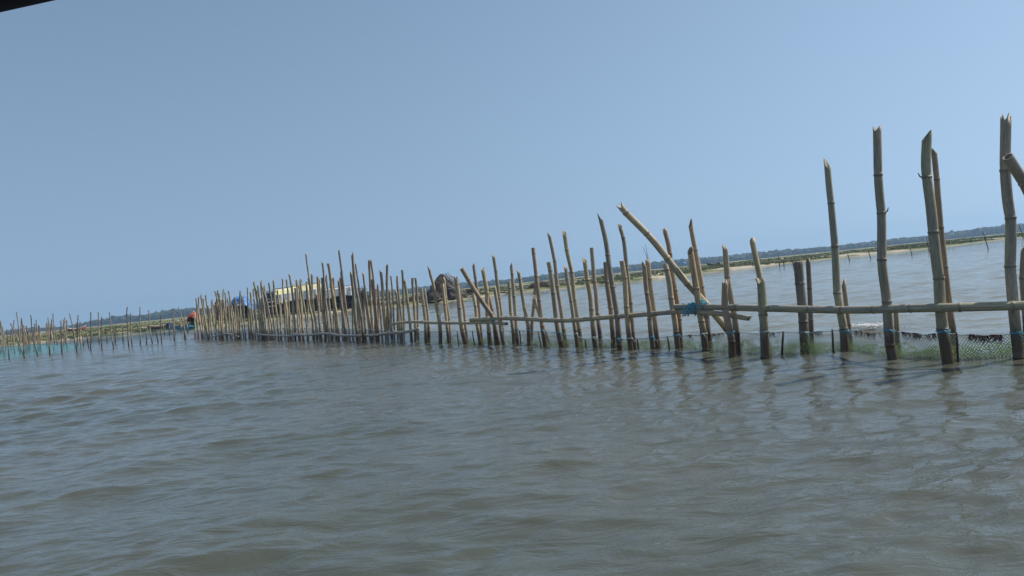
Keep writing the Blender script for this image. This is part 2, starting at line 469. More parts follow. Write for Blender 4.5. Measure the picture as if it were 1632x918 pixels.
def polar_sheet(name, rs, ths, zfun, mat):
    rr, tt = np.meshgrid(rs, ths, indexing='ij')
    x = rr * np.sin(tt); y = rr * np.cos(tt)
    X, Y, Z = zfun(x, y, rr, tt)
    nr, nt_ = rr.shape
    co = np.stack([X.ravel(), Y.ravel(), Z.ravel()], 1).astype(np.float32)
    i = np.arange(nr - 1)[:, None]; j = np.arange(nt_ - 1)[None, :]
    a = (i * nt_ + j).ravel()
    q = np.stack([a, a + 1, a + nt_ + 1, a + nt_], 1)[:, ::-1]
    me = bpy.data.meshes.new(name)
    me.vertices.add(len(co)); me.vertices.foreach_set('co', co.ravel())
    me.loops.add(q.size); me.loops.foreach_set('vertex_index', q.ravel().astype(np.int32))
    me.polygons.add(len(q)); me.polygons.foreach_set('loop_start', np.arange(0, q.size, 4, dtype=np.int32))
    me.polygons.foreach_set('loop_total', np.full(len(q), 4, dtype=np.int32))
    me.update(calc_edges=True)
    return link(name, me, (0, 0, 0), None, mat, True)

FAR = 1200.0
def radii_list(r0, segs):
    out = [r0]
    for r1, g in segs:
        while out[-1] < r1:
            out.append(out[-1] * (1 + g))
        out[-1] = r1
    return np.array(out)
w_r = np.concatenate([[0.02], radii_list(0.6, [(2.4, 0.02), (16, 0.0042), (60, 0.006), (160, 0.012), (FAR, 0.06)])])
th_in = np.linspace(R(-42), R(42), 860)
w_t = np.concatenate([np.linspace(R(-180), R(-42.5), 130), th_in, np.linspace(R(42.5), R(180), 130)])
dr = np.gradient(w_r)
def wz(x, y, rr, tt):
    dth = np.where(np.abs(tt) < R(42.2), R(84) / 860, R(137.5) / 130)
    dx = np.maximum(np.interp(rr, w_r, dr) * 0.85, rr * dth)
    dx = dx + 0.004 * np.maximum(rr - 60, 0)
    return wave_field(x, y, dx)
water = polar_sheet('water', w_r, w_t, wz, WATER)
tag(water, 'choppy grey green lagoon water', None, None, 'structure')

# ------------------------------------------------------------------ ground: bed of the lagoon rising to the marsh
sh_px = [(-500, 85), (-300, 80), (0, 76), (125, 71), (300, 64), (400, 67), (470, 72), (562, 79), (650, 75), (700, 71), (760, 80), (800, 90),
         (878, 86), (988, 82), (1041, 84), (1120, 91), (1168, 95), (1326, 111), (1415, 107), (1512, 118), (1626, 143), (1900, 175), (2300, 210)]
sh_th = np.array([math.atan2(ray(x, horizon_y(x)).x, ray(x, horizon_y(x)).y) for x, _ in sh_px])
sh_D = np.array([d / math.cos(t) for (x, d), t in zip(sh_px, sh_th)])
def shore_r(th):
    return np.interp(th, sh_th, sh_D)
def ground_height(x, y):
    rr = np.hypot(x, y); th = np.arctan2(x, y)
    wob = 2.2 * np.sin(th * 61 + 1) + 1.5 * np.sin(th * 133 + 2) + 0.8 * np.sin(th * 311)
    d = rr - (shore_r(th) + wob)
    z = np.where(d < 0, np.maximum(0.045 * d, -1.3), 0)
    up = 0.10 * np.clip(d, 0, 2.2) + 0.009 * np.clip(d - 2.2, 0, 24)
    nz = 0.10 * np.sin(x * 0.13 + 2 * np.sin(y * 0.05)) * np.sin(y * 0.11 + 1.3) + 0.06 * np.sin(x * 0.41 + y * 0.23) + 0.04 * np.sin(x * 0.9 - y * 0.37) + 0.05 * np.sin(y * 0.31 + x * 0.05)
    z = z + np.where(d > 0, up + nz * np.clip(d / 12, 0, 1), 0)
    back = np.abs(th) > R(70)
    return np.where(back, -1.3, z)
g_r = radii_list(0.5, [(40, 0.5), (56, 0.05), (260, 0.006), (FAR, 0.05)])
g_t = np.concatenate([np.linspace(R(-180), R(-46), 30), np.linspace(R(-45), R(45), 620), np.linspace(R(46), R(180), 30)])
ground = polar_sheet('ground', g_r, g_t, lambda x, y, rr, tt: (x, y, ground_height(x, y)), GROUND)
tag(ground, 'low sandy and grassy marsh shore', None, None, 'structure')
def gz(x, y):
    return float(ground_height(np.array([x]), np.array([y]))[0])

# ------------------------------------------------------------------ haze
hz = MB(); 
hz.box((0, 0, 10.0), (2 * FAR + 40, 2 * FAR + 40, 28.0))
m_h, nt_h, out_h = new_mat('haze')
pv = N(nt_h, 'ShaderNodeVolumePrincipled')
pv.inputs['Color'].default_value = (0.50, 0.74, 1.0, 1)
pv.inputs['Density'].default_value = 0.00050
pv.inputs['Anisotropy'].default_value = 0.2
nt_h.links.new(pv.outputs[0], out_h.inputs['Volume'])
haze = hz.build('haze', m_h)
tag(haze, 'thin blue haze over the lagoon', None, None, 'stuff')

# ------------------------------------------------------------------ far woodland, one mass
def woodland():
    ico = bmesh.new(); bmesh.ops.create_icosphere(ico, subdivisions=2, radius=1.0)
    bv = [v.co.copy() for v in ico.verts]; bf = [tuple(v.index for v in f.verts) for f in ico.faces]; ico.free()
    mb = MB()
    rr = random.Random(3)
    def crown(x, y, z, w, h):
        off = Vector((rr.uniform(0, 99), rr.uniform(0, 99), rr.uniform(0, 99)))
        vs_ = []
        for v in bv:
            k = 1 + 0.55 * mnoise.noise(v * 1.9 + off) + 0.25 * mnoise.noise(v * 4.5 + off)
            vs_.append((x + v.x * w * k, y + v.y * w * k, z + v.z * h * k))
        mb.add(vs_, bf)
    for i in range(3000):
        px = rr.uniform(-420, 2100)
        d0 = 800 if px > 500 else 760
        D = d0 + rr.random() ** 1.4 * 110
        p = at(px, horizon_y(px), D)
        hN = 5.3 + 0.7 * math.sin(px * 0.012 + 1) + 0.35 * math.sin(px * 0.037)
        if px > 1450: hN += (px - 1450) * 0.006
        if px < 330: hN = 4.3 + 0.9 * math.sin(px * 0.05) + (1.8 if 180 < px < 330 else 0)
        if px < 140: hN -= 0.9
        hh = hN * 1.22 * rr.uniform(0.78, 1.04)
        if rr.random() < 0.03: hh *= 1.14
        w = rr.uniform(2.0, 4.6)
        crown(p.x, p.y, hh * 0.55, w, hh * 0.48)
    o = mb.build('woodland', M['leaf'], smooth=False)
    tag(o, 'far-off band of dark evergreen woodland along the horizon', 'woodland', None, 'stuff')
woodland()

# ------------------------------------------------------------------ marsh grass and scrub
def marsh_grass():
    mb = MB(); rr = random.Random(21)
    n = 0
    for i in range(26000):
        px = rr.uniform(-150, 1800)
        th = math.atan2(ray(px, horizon_y(px)).x, ray(px, horizon_y(px)).y)
        r = float(shore_r(th)) + 2 + rr.random() ** 2.2 * 150
        x, y = r * math.sin(th), r * math.cos(th)
        pn = mnoise.noise(Vector((x * 0.09, y * 0.05, 0)))
        if pn < -0.16: continue
        z = gz(x, y)
        if z < 0.16: continue
        h = rr.uniform(0.05, 0.16) * (0.6 if px < 320 else 1) * (1 + 1.2 * max(0, pn)) * (1 + r / 700)
        for k in range(3):
            a = rr.uniform(0, math.pi); w = rr.uniform(0.06, 0.28)
            cx, cy = x + rr.uniform(-.4, .4), y + rr.uniform(-.4, .4)
            dx, dy = math.cos(a) * w, math.sin(a) * w
            lean = rr.uniform(-.1, .1)
            mb.add([(cx - dx, cy - dy, z - .05), (cx + dx, cy + dy, z - .05), (cx + dx * .3 + lean, cy + dy * .3, z + h), (cx - dx * .5 + lean, cy - dy * .5, z + h * .8)], [(0, 1, 2, 3)])
    o = mb.build('marsh_grass', M['grass'])
    tag(o, 'low olive marsh grass tufts covering the far shore', 'grass', None, 'stuff')
marsh_grass()

# ------------------------------------------------------------------ bamboo
def spline(pts, step):
    """Catmull-Rom through pts, resampled"""
    P = [Vector(p) for p in pts]
    if len(P) == 2: P = [P[0], P[0].lerp(P[1], .5), P[1]]
    E = [P[0] * 2 - P[1]] + P + [P[-1] * 2 - P[-2]]
    out = []
    for i in range(1, len(E) - 2):
        L_ = (E[i + 1] - E[i]).length
        n = max(2, int(L_ / step))
        for k in range(n):
            t = k / n
            a, b, c, d = E[i - 1], E[i], E[i + 1], E[i + 2]
            out.append(0.5 * ((2 * b) + (c - a) * t + (2 * a - 5 * b + 4 * c - d) * t * t + (3 * b - a - 3 * c + d) * t ** 3))
    out.append(P[-1])
    return out

LAST = {}
def bamboo_mesh(name, pts, r0, r1, cut='flat', internode=0.30, sides=14, fine=True, rnd=None, cut_dir=None):
    """pts from the base up to the tip (local); r0 base, r1 tip radius; hollow, cut tip"""
    rnd = rnd or random
    step = 0.03 if fine else 0.16
    line = spline(pts, step)
    # arc length
    s = [0.0]
    for i in range(1, len(line)): s.append(s[-1] + (line[i] - line[i - 1]).length)
    T = s[-1]
    nodes = []
    q = rnd.uniform(0.05, internode)
    while q < T - 0.03:
        nodes.append(q); q += internode * rnd.uniform(0.8, 1.2) * (1 + 0.25 * q / max(T, 1))
    # insert extra stations round each joint
    st = set([round(v, 5) for v in s])
    if fine:
        for nd in nodes:
            for o in (-0.016, -0.008, -0.003, 0.003, 0.008, 0.016): 
                if 0 < nd + o < T - 0.002: st.add(round(nd + o, 5))
    else:
        for nd in nodes:
            for o in (-0.02, 0, 0.02):
                if 0 < nd + o < T - 0.005: st.add(round(nd + o, 5))
    st = sorted(st)
    arr = np.array([tuple(v) for v in line]); sa = np.array(s)
    C_ = [Vector((np.interp(t, sa, arr[:, 0]), np.interp(t, sa, arr[:, 1]), np.interp(t, sa, arr[:, 2]))) for t in st]
    n = sides
    kk = [(0, 0)] + [(rnd.uniform(-1, 1) * r0 * .35, rnd.uniform(-1, 1) * r0 * .35) for _ in nodes] + [(0, 0)]
    kt = [0] + nodes + [T]
    C_ = [c_ + Vector((float(np.interp(t, kt, [a_[0] for a_ in kk])), float(np.interp(t, kt, [a_[1] for a_ in kk])), 0)) for c_, t in zip(C_, st)]
    verts, grain, band, faces = [], [], [], []
    prev = None
    frames = []
    ell = rnd.uniform(0.94, 1.06)
    gr_ = 0
    for i, t in enumerate(st):
        tg = (C_[min(i + 1, len(C_) - 1)] - C_[max(i - 1, 0)]).normalized()
        if prev is None:
            a = Vector((1, 0, 0)) if abs(tg.x) < 0.9 else Vector((0, 0, 1))
            p = (a - tg * a.dot(tg)).normalized()
        else:
            p = (prev - tg * prev.dot(tg)).normalized()
        prev = p
        qv = tg.cross(p)
        r = r0 + (r1 - r0) * t / T
        bnd = 0.0 if fine else 0.75 * max(0.0, (t / T - 0.62) / 0.38) ** 1.2
        for nd in nodes:
            d = abs(t - nd)
            if d < 0.10:
                wd = 0.011 if fine else 0.03
                r *= 1 + (0.11 if fine else 0.10) * math.exp(-(d / wd) ** 2) - (0.05 * math.exp(-((d - 0.02) / 0.012) ** 2) if fine else 0)
                bnd = max(bnd, math.exp(-((t - nd + 0.004) / (0.010 if fine else 0.024)) ** 2))
        frames.append((C_[i], p, qv, tg, r))
        for k in range(n):
            an = 2 * math.pi * k / n
            verts.append(C_[i] + p * (math.cos(an) * r * ell) + qv * (math.sin(an) * r / ell))
            grain.append((math.cos(an) * 0.22, math.sin(an) * 0.22, t * 0.42)); band.append(bnd)
    LAST['nodes'] = [(frames[min(range(len(st)), key=lambda i_: abs(st[i_] - nd))]) for nd in nodes]
    m = len(st)
    for i in range(m - 1):
        for k in range(n):
            k2 = (k + 1) % n
            faces.append((i * n + k, i * n + k2, (i + 1) * n + k2, (i + 1) * n + k))
    faces.append(tuple(reversed(range(n))))
    # shaped tip
    c, p, qv, tg, r = frames[-1]
    phase = rnd.uniform(0, 6.28) if cut_dir is None else cut_dir
    top_off = []
    for k in range(n):
        an = 2 * math.pi * k / n
        if cut == 'slant':
            d = r * 2.4 * (0.5 + 0.5 * math.cos(an - phase)) ** 1.3
        elif cut == 'jag':
            d = r * (1.2 * (k % 3 == 0) + 0.7 * rnd.random() + 1.1 * (0.5 + 0.5 * math.cos(an - phase)))
        elif cut == 'point':
            d = r * 3.4 * (0.5 + 0.5 * math.cos(an - phase)) ** 2.0
        elif cut == 'notch':
            d = r * 1.5 * abs(math.cos(an - phase)) ** 1.5
        else:
            d = r * 0.12 * rnd.random()
        top_off.append(d)
    base = (m - 1) * n
    o1 = len(verts)
    for k in range(n):
        an = 2 * math.pi * k / n
        verts.append(c + tg * (top_off[k] + 0.001) + p * (math.cos(an) * r * 0.99) + qv * (math.sin(an) * r * 0.99))
        grain.append((math.cos(an) * 0.22, math.sin(an) * 0.22, (T + top_off[k]) * 0.42)); band.append(0.15)
    o2 = len(verts)
    for k in range(n):
        an = 2 * math.pi * k / n
        verts.append(c + tg * (top_off[k] * 0.96) + p * (math.cos(an) * r * 0.72) + qv * (math.sin(an) * r * 0.72))
        grain.append((0.5, 0.5, k)); band.append(0.35)
    o3 = len(verts)
    for k in range(n):
        an = 2 * math.pi * k / n
        verts.append(c - tg * (r * 1.2) + p * (math.cos(an) * r * 0.66) + qv * (math.sin(an) * r * 0.66))
        grain.append((0.5, 0.5, k)); band.append(1.0)
    for k in range(n):
        k2 = (k + 1) % n
        for a_, b_ in ((base, o1), (o1, o2), (o2, o3)):
            faces.append((a_ + k, a_ + k2, b_ + k2, b_ + k))
    faces.append(tuple(o3 + k for k in range(n)))
    me = bpy.data.meshes.new(name)
    me.from_pydata([tuple(v) for v in verts], [], faces)
    g = me.attributes.new('grain', 'FLOAT_VECTOR', 'POINT'); g.data.foreach_set('vector', [c_ for t in grain for c_ in t])
    b = me.attributes.new('band', 'FLOAT', 'POINT'); b.data.foreach_set('value', band)
    me.update()
    return me

TAN = (0.60, 0.48, 0.30); PALE = (0.67, 0.56, 0.38); GREY = (0.43, 0.365, 0.285); BROWN = (0.49, 0.355, 0.235); OLIVE = (0.46, 0.42, 0.29); DARK = (0.21, 0.17, 0.14); GREEN = (0.36, 0.37, 0.25)

ALL_STAKES = []
def stake(pts, w, label, colour=TAN, cut='slant', dd=0.0, fine=True, group=None, w_top=None, name='bamboo_stake', D=None, lean_y=0.0, below=0.7, cat='stake', cut_dir=None, sides=None):
    """pts: pixel polyline from tip down to the waterline"""
    base = on_water(*pts[-1])
    Dp = (base.y if D is None else D) + dd
    P = [at(x, y, Dp) for x, y in pts]
    b = Vector((P[-1].x, Dp, 0.0)); 
    P[-1] = b.copy()
    for i in range(len(P) - 1):
        P[i].y += lean_y * P[i].z
    dn = (P[-1] - P[-2]).normalized()
    foot = P[-1] + dn * below
    seq = [foot - b] + [p - b for p in reversed(P)]
    sc_ = Dp / F
    r0 = w * sc_ / 2; r1 = (w_top or w * 0.84) * sc_ / 2
    rnd = random.Random(hash((round(pts[0][0], 1), round(pts[0][1], 1))))
    me = bamboo_mesh(name, seq, r0, r1, cut, internode=0.37 if fine else 0.42, sides=sides or (16 if fine else 7), fine=fine, rnd=rnd, cut_dir=cut_dir)
    o = link(name, me, b, None, BAMBOO, True)
    j = rnd.uniform(0.86, 1.12)
    o.color = (colour[0] * j, colour[1] * j * rnd.uniform(0.97, 1.02), colour[2] * j * rnd.uniform(0.93, 1.03), 1)
    tag(o, label, cat, group)
    if fine and w > 7.2 and pts[0][1] < 440:
        for c_, p_, q_, t_, r_ in LAST['nodes']:
            if c_.z < 0.35 or rnd.random() < 0.62: continue
            an = rnd.uniform(0, 6.28); dv = p_ * math.cos(an) + q_ * math.sin(an)
            mb_ = MB(); L_ = rnd.uniform(.018, .045)
            mb_.tube([c_ + dv * r_ * .8, c_ + dv * (r_ + .008) + t_ * .008, c_ + dv * (r_ + L_ * .5) + t_ * L_], [.008, .007, .0045], 7)
            sb = mb_.build('branch_stub', BAMBOO, o, smooth=True); sb.color = o.color
    ALL_STAKES.append((o, base, r0))
    return o

G_NEAR = 'bamboo stakes of the near fence'
def near(pts, w, label, colour=TAN, cut='slant', dd=0.0, **kw):
    return stake(pts, w, label, colour, cut, dd, True, G_NEAR, **kw)

S = {}
S['C'] = near([(1603,202),(1603,262),(1605,317),(1610,363),(1613,436),(1616,491),(1619,537),(1621,569)], 17, 'tall thick stake with jagged top at the right edge, diagonal pole propped on it', GREY, 'jag', w_top=16)
S['E'] = near([(1631,400),(1631,450),(1633,500),(1635,560)], 9, 'reddish brown stake cut off by the right edge, behind the thick jagged stake', BROWN, 'slant', 0.35)
S['B'] = near([(1477,224),(1477,267),(1484,331),(1490,404),(1498,473),(1506,528),(1510,574)], 18.5, 'tall thick stake with slant-cut top bending right, front one of the close tall pair', OLIVE, 'slant', w_top=14.5, cut_dir=0)
S['B2'] = near([(1489,245),(1493,294),(1500,363),(1507,432),(1513,491),(1517,528),(1519,570)], 11, 'slimmer brown stake directly behind the thick slant-cut stake, second pair from right edge', BROWN, 'slant', 0.22, w_top=8.5)
S['A'] = near([(1398,210),(1400,292),(1404,356),(1407,422),(1414,473),(1419,523),(1424,572)], 17, 'tallest lone stake with broken pronged top and olive foot, left of the close tall pair', GREY, 'notch', w_top=13)
S['A2'] = near([(1428,497),(1431,530),(1434,566)], 9, 'short stub of stake just behind the foot of the pronged-top stake', BROWN, 'flat', 0.18)
S['F'] = near([(1319,268),(1321,301),(1326,354),(1332,416),(1338,475),(1342,514),(1347,565)], 14.5, 'tall slender stake with pointed top, tallest between the diagonal pole and the pronged-top stake', OLIVE, 'point', w_top=10)
S['F2'] = near([(1345,456),(1349,490),(1353,528),(1357,562)], 8.5, 'short pointed stake tucked right behind the tall slender pointed stake', BROWN, 'point', 0.15)
S['G'] = near([(1272,418),(1277,460),(1280,499),(1283,560)], 15.5, 'short thick dark stake sawn off flat, left of the tall slender pointed stake', DARK, 'flat', w_top=15)
S['G2'] = near([(1288,420),(1290,460),(1292,499),(1294,556)], 8.5, 'thin dark stake standing against the right side of the thick flat-topped stake', DARK, 'slant', 0.12)
S['H'] = near([(1200,389),(1205,416),(1210,442),(1215,500),(1225,560)], 11, 'slant-cut tan stake rising out behind a cup-shaped broken stub', TAN, 'slant', 0.16, w_top=9)
S['H2'] = near([(1213,452),(1215,480),(1217,507),(1222,565)], 15, 'thick stub broken to a cup shape just below its taller partner', OLIVE, 'notch', w_top=13)
S['I'] = near([(1156,399),(1160,440),(1165,475),(1172,514),(1178,563)], 10.5, 'pale blunt stake directly right of the foot of the big diagonal pole', PALE, 'slant', 0.14, w_top=8.5)
S['I2'] = near([(1155.5,456),(1158,495),(1163,530),(1166,565)], 12, 'splintered brown stub beside the frayed end of the middle rail', BROWN, 'jag')
S['P'] = near([(1101,361),(1107,395),(1113.6,431),(1118,457),(1125,496),(1128,529),(1132,559)], 10, 'tall pointed stake rising behind the cyan lashing of the big diagonal pole', TAN, 'point', 0.16, w_top=7.5)
S['P2'] = near([(1101,405),(1105,431),(1110,463),(1116,502.6),(1120,529),(1123,560)], 11.5, 'shorter stake with open hollow end at the cyan lashing', TAN, 'slant', w_top=10)
S['O'] = near([(1060,369),(1064.6,391.5),(1069.5,431),(1076,463),(1081,496),(1086,559)], 9, 'tall notched stake crossed by the middle of the big diagonal pole', BROWN, 'notch', 0.15, w_top=7)
S['O2'] = near([(1060,421),(1066,447),(1071,483),(1076,512),(1081,558)], 10, 'shorter pale stake of the pair crossed by the big diagonal pole', PALE, 'flat', w_top=9)
S['N'] = near([(1032.5,420),(1037,457),(1042,496),(1045.6,529),(1049,557)], 8.5, 'stake with thin twigs at its tip, first pair left of the big diagonal pole', TAN, 'jag', 0.13)
S['N2'] = near([(1027,425),(1030,463),(1036,496),(1038,529),(1041,558)], 8.5, 'blunt stake leaning left of the twig-tipped stake', BROWN, 'slant')
S['M'] = near([(989,364),(994,385),(998,421),(1002,463),(1007,512),(1011,556)], 8, 'tall stake under the upper tip of the big diagonal pole', GREY, 'slant', 0.14, w_top=6.5)
S['M2'] = near([(991,416),(995,447),(998.6,486),(1002,522),(1006,557)], 9, 'shorter tan stake of the pair under the tip of the big diagonal pole', TAN, 'flat')
S['L'] = near([(958,351),(966,387),(971,424),(978,471),(983,507),(989,556)], 11, 'tallest sharp-pointed stake just left of the tip of the big diagonal pole', GREY, 'point', w_top=7.5, cut_dir=3.1)
S['L2'] = near([(965,418),(968,450),(972,486),(976,520),(980,555)], 9, 'shorter dark stake half hidden behind the sharp-pointed tall stake', BROWN, 'flat', 0.16)
S['X1'] = near([(943,395),(946,426),(950,465.5),(952,502),(957,554)], 7, 'tall flat-cut stake first left of the sharp-pointed tallest stake', GREY, 'flat', 0.14, w_top=6)
S['X2'] = near([(932.5,419),(936,444.6),(941,471),(944,502),(950,555)], 9, 'shorter rounded stake of the first pair left of the sharp-pointed one', TAN, 'slant', w_top=7)
S['W1'] = near([(900,375),(904.6,403),(911,437),(916,476),(921,510),(926,552)], 7.5, 'tall stake of the second pair left of the sharp-pointed tallest stake', TAN, 'slant', 0.14, w_top=6.5)
S['W2'] = near([(902,429),(907,458),(911,486),(915,523),(920,554)], 7, 'short tan stake of the second pair left of the sharp-pointed one', PALE, 'slant')
S['V1'] = near([(876,377),(881,405),(887.6,444.6),(892,476),(897,510),(902,551)], 7, 'tall slender stake of the third pair left of the sharp-pointed one', GREY, 'slant', 0.15, w_top=5.5)
S['V2'] = near([(874.5,418),(880,450),(886,492),(890,523),(895,552)], 9, 'shorter thick stake of the third pair left of the sharp-pointed one', TAN, 'flat', w_top=7)
S['U1'] = near([(849.7,395),(853,420),(856,450),(861,497),(864,523),(868.5,551)], 7.5, 'tall stake with dark tip crossing over two leaning ones', BROWN, 'flat', w_top=6)
S['U2'] = near([(858,440),(852,468),(848,510),(847,550)], 6.5, 'stake leaning to the right behind the tall dark-tipped stake', BROWN, 'flat', 0.16)
S['U3'] = near([(852,476),(860,500),(868,525),(876,550)], 6, 'short stake leaning left at the foot of the tall dark-tipped stake', TAN, 'slant', 0.3)
S['T1'] = near([(827,436),(832,465),(836.6,492),(840.5,518),(843,551)], 7.5, 'curved tan stake between the crossing stakes and the thin close pair', TAN, 'slant', w_top=6)
S['S1'] = near([(811,449),(813,490),(816,520),(819,550)], 6.5, 'thick greyish stake of the close pair just right of the small diagonal pole', OLIVE, 'flat', 0.1)
S['S2'] = near([(815,424),(818,458),(821,497),(826,550)], 6, 'thin taller stake of the close pair just right of the small diagonal pole', TAN, 'slant')
S['j1'] = near([(787,411),(790,438),(794,467),(798,500),(802,546)], 6.5, 'tallest dark-tipped stake beside the small diagonal pole', GREY, 'slant', 0.15, w_top=5)
S['j2'] = near([(788,458),(792,483.5),(795,504),(799,529),(802.4,550)], 6.5, 'short pale stake in front of the tallest one beside the small diagonal pole', PALE, 'flat')
S['i1'] = near([(770.4,434),(774.5,463),(776.5,487.6),(779.7,514.5),(781.7,549)], 8, 'thick blunt stake crossed by the lower half of the small diagonal pole', TAN, 'jag', w_top=6.5)
S['i2'] = near([(778.6,470),(784,496),(788,525),(791,548.6)], 6, 'short reddish stake leaning beside the foot of the small diagonal pole', BROWN, 'flat', 0.15)
S['h1'] = near([(755,424),(759,446),(762,473),(764,504),(767,548)], 5.5, 'tall thin dark-topped stake behind the middle of the small diagonal pole', GREY, 'slant', 0.15, w_top=4.5)
S['h2'] = near([(754,468),(759,496),(762,520.7),(764.6,548)], 6.5, 'short pale stake under the upper half of the small diagonal pole', PALE, 'flat')
S['g1'] = near([(727,445),(731,473),(734,504),(737,525),(741.4,548)], 7.5, 'thick pale stake at the right slope of the thatched hut', PALE, 'notch', w_top=6.5)
S['g2'] = near([(736,476),(739,496),(741,520.7),(744.5,547)], 4.5, 'thin short stake just right of the thick pale one by the thatched hut', BROWN, 'flat', 0.15)
S['f1'] = near([(706,458),(709,487.6),(712.4,514.5),(715.5,547)], 5.8, 'short orange-tan stake in front of the middle of the thatched hut', TAN, 'slant')
S['f2'] = near([(708,446),(712,479),(715.5,508),(718,547)], 4.8, 'thin taller stake in front of the middle of the thatched hut', PALE, 'slant', 0.15)
S['e1'] = near([(684.5,430),(691,452.4),(695,483.5),(699,508),(702,548)], 7.5, 'tall thick stake with slim dark tip at the left slope of the thatched hut', TAN, 'point', w_top=4.5)
S['d1'] = near([(671,460),(675,487.6),(678,514.5),(680,546)], 6.2, 'short dark-capped stake left of the thatched hut, thicker of its pair', TAN, 'flat')
S['d2'] = near([(677,464),(681,494),(683.5,516.6),(684.5,546)], 4.8, 'thin short stake of the pair just left of the thatched hut', TAN, 'slant', 0.12)

G_MID = 'bamboo stakes of the dense middle fence'
mid = [
 # (points, width, colour, dd)
 ([(657.6,443),(659.6,473),(661,504),(662,545)],5,TAN,0), ([(662,443),(665,473),(666,504),(667,544)],4.2,BROWN,.15),
 ([(645,449),(649,473),(652.5,504),(655.5,545.5)],5,TAN,0), ([(641,430.5),(642.6,473),(643.2,500),(643.2,544)],4.5,GREEN,.12),
 ([(633,445),(636.7,479),(639.4,508.5),(641.3,544)],4.4,GREY,0), ([(622.8,440),(625.6,469.6),(627.4,497.4),(629.3,544)],3,OLIVE,.1),
 ([(617,424),(617,455),(618,500),(619,544)],4.6,TAN,.12), ([(621,465),(622.8,493.7),(624,523),(626.4,544)],4.2,PALE,0),
 ([(607,434),(610,464),(611.7,495.6),(614.4,523),(615.4,544)],5,TAN,0), ([(588.5,417),(590.4,464),(592,492),(594,527),(594.4,544)],4.6,TAN,0),
 ([(591.3,417),(595,445.6),(597,468),(599.6,501),(602.4,529),(603.3,545.6)],3.8,BROWN,.12), ([(593,448),(596,473),(598,501),(600,529),(601,545)],5,(.46,.30,.19),0),
 ([(579,438),(582,464),(586.7,501),(590.4,527),(591.3,545.6)],3.8,TAN,.1), ([(567,424),(571,453),(574.6,479),(579,508.5),(582,529),(582.4,546)],3.2,GREY,.2),
 ([(561.7,407.5),(564.4,434.4),(568,464),(573.7,493.7),(578,527),(579,546)],4.8,GREY,0), ([(560,439),(562.6,473),(566,501),(569,527),(570,545)],5.4,GREEN,.1),
 ([(540.4,402),(545,436),(548.7,468),(553,501),(557,527),(558,544)],3.8,BROWN,.1), ([(540,450),(543,475),(547,501),(550,527),(551,544)],5,GREY,0),
 ([(531,445),(533,475),(535,510),(536,544)],4,BROWN,.2), ([(523,420),(525.6,434.4),(529,464),(534,493.7),(538.5,519.6),(540,544.6)],5,TAN,0),
 ([(520,441),(523.7,467.8),(525.6,493.7),(529,519.6),(530,543.7)],4,PALE,0), ([(514,420),(516,445.6),(519,482.6),(522,510),(523.7,543.7)],3.6,GREY,.15),
 ([(513.5,443),(515,482.6),(518.5,519.6),(519,543.7)],5,TAN,0), ([(487.6,406.5),(491,432.6),(496,464),(500.6,497.4),(505,527),(506,543.7)],3,TAN,.1),
 ([(504.6,472),(508,501),(511,527),(512.6,543.7)],4,GREY,0), ([(488.5,455),(492,482.6),(497.8,510),(499.6,527),(500.6,543.7)],4,TAN,0),
 ([(478,447),(481,464),(485,492),(489.4,523),(490.4,543.7)],3.4,PALE,0), ([(476.5,456),(479,480),(481,501),(484,543.7)],3.2,TAN,.15), ([(471,461),(473.7,501),(476.5,529),(477,543.7)],3.4,PALE,0),
]
def z7(*p): return [(290 + x / 7.06, 430 + y / 7.06) for x, y in p]
left7 = [z7((158,320),(170,540),(185,778)), z7((215,290),(250,520),(305,785)), z7((170,400),(205,600),(235,782)), z7((268,290),(290,500),(310,770)),
 z7((370,240),(400,340),(430,520),(457,785)), z7((402,240),(395,340),(385,560),(377,782)), z7((465,235),(460,450),(455,782)), z7((335,360),(355,560),(382,782)),
 z7((485,260),(500,500),(510,785)), z7((520,235),(540,330),(555,500),(606,785)), z7((655,240),(652,500),(650,785)), z7((685,310),(700,500),(717,785)),
 z7((740,420),(750,600),(760,785)), z7((770,430),(785,600),(802,788)), z7((810,150),(850,380),(890,640),(905,790)), z7((855,190),(880,400),(915,650),(925,790)),
 z7((890,140),(905,300),(940,600),(952,790)), z7((895,180),(950,350),(1000,600),(1030,790)), z7((810,330),(840,560),(862,790)),
 z7((1030,140),(1045,350),(1075,600),(1087,795)), z7((1075,240),(1100,450),(1115,650),(1122,795)), z7((1133,110),(1140,250),(1180,500),(1197,795)),
 z7((1175,110),(1195,300),(1215,550),(1230,797)), z7((1210,65),(1235,250),(1262,500),(1277,797)), z7((1268,205),(1290,400),(1310,600),(1320,797)),
 z7((1315,180),(1340,400),(1350,600),(1360,797)), z7((560,400),(585,600),(600,787)), z7((430,330),(445,560),(440,785)), z7((925,190),(950,340),(985,600),(995,790)), z7((610,430),(625,600),(632,787))]
cols = [PALE, TAN, PALE, OLIVE, GREY, TAN, PALE]
for i, p in enumerate(left7):
    mid.append((p, 3.4 if p[0][0] > 400 else 2.7, cols[i % 7], 0.0 if i % 3 else 0.15))

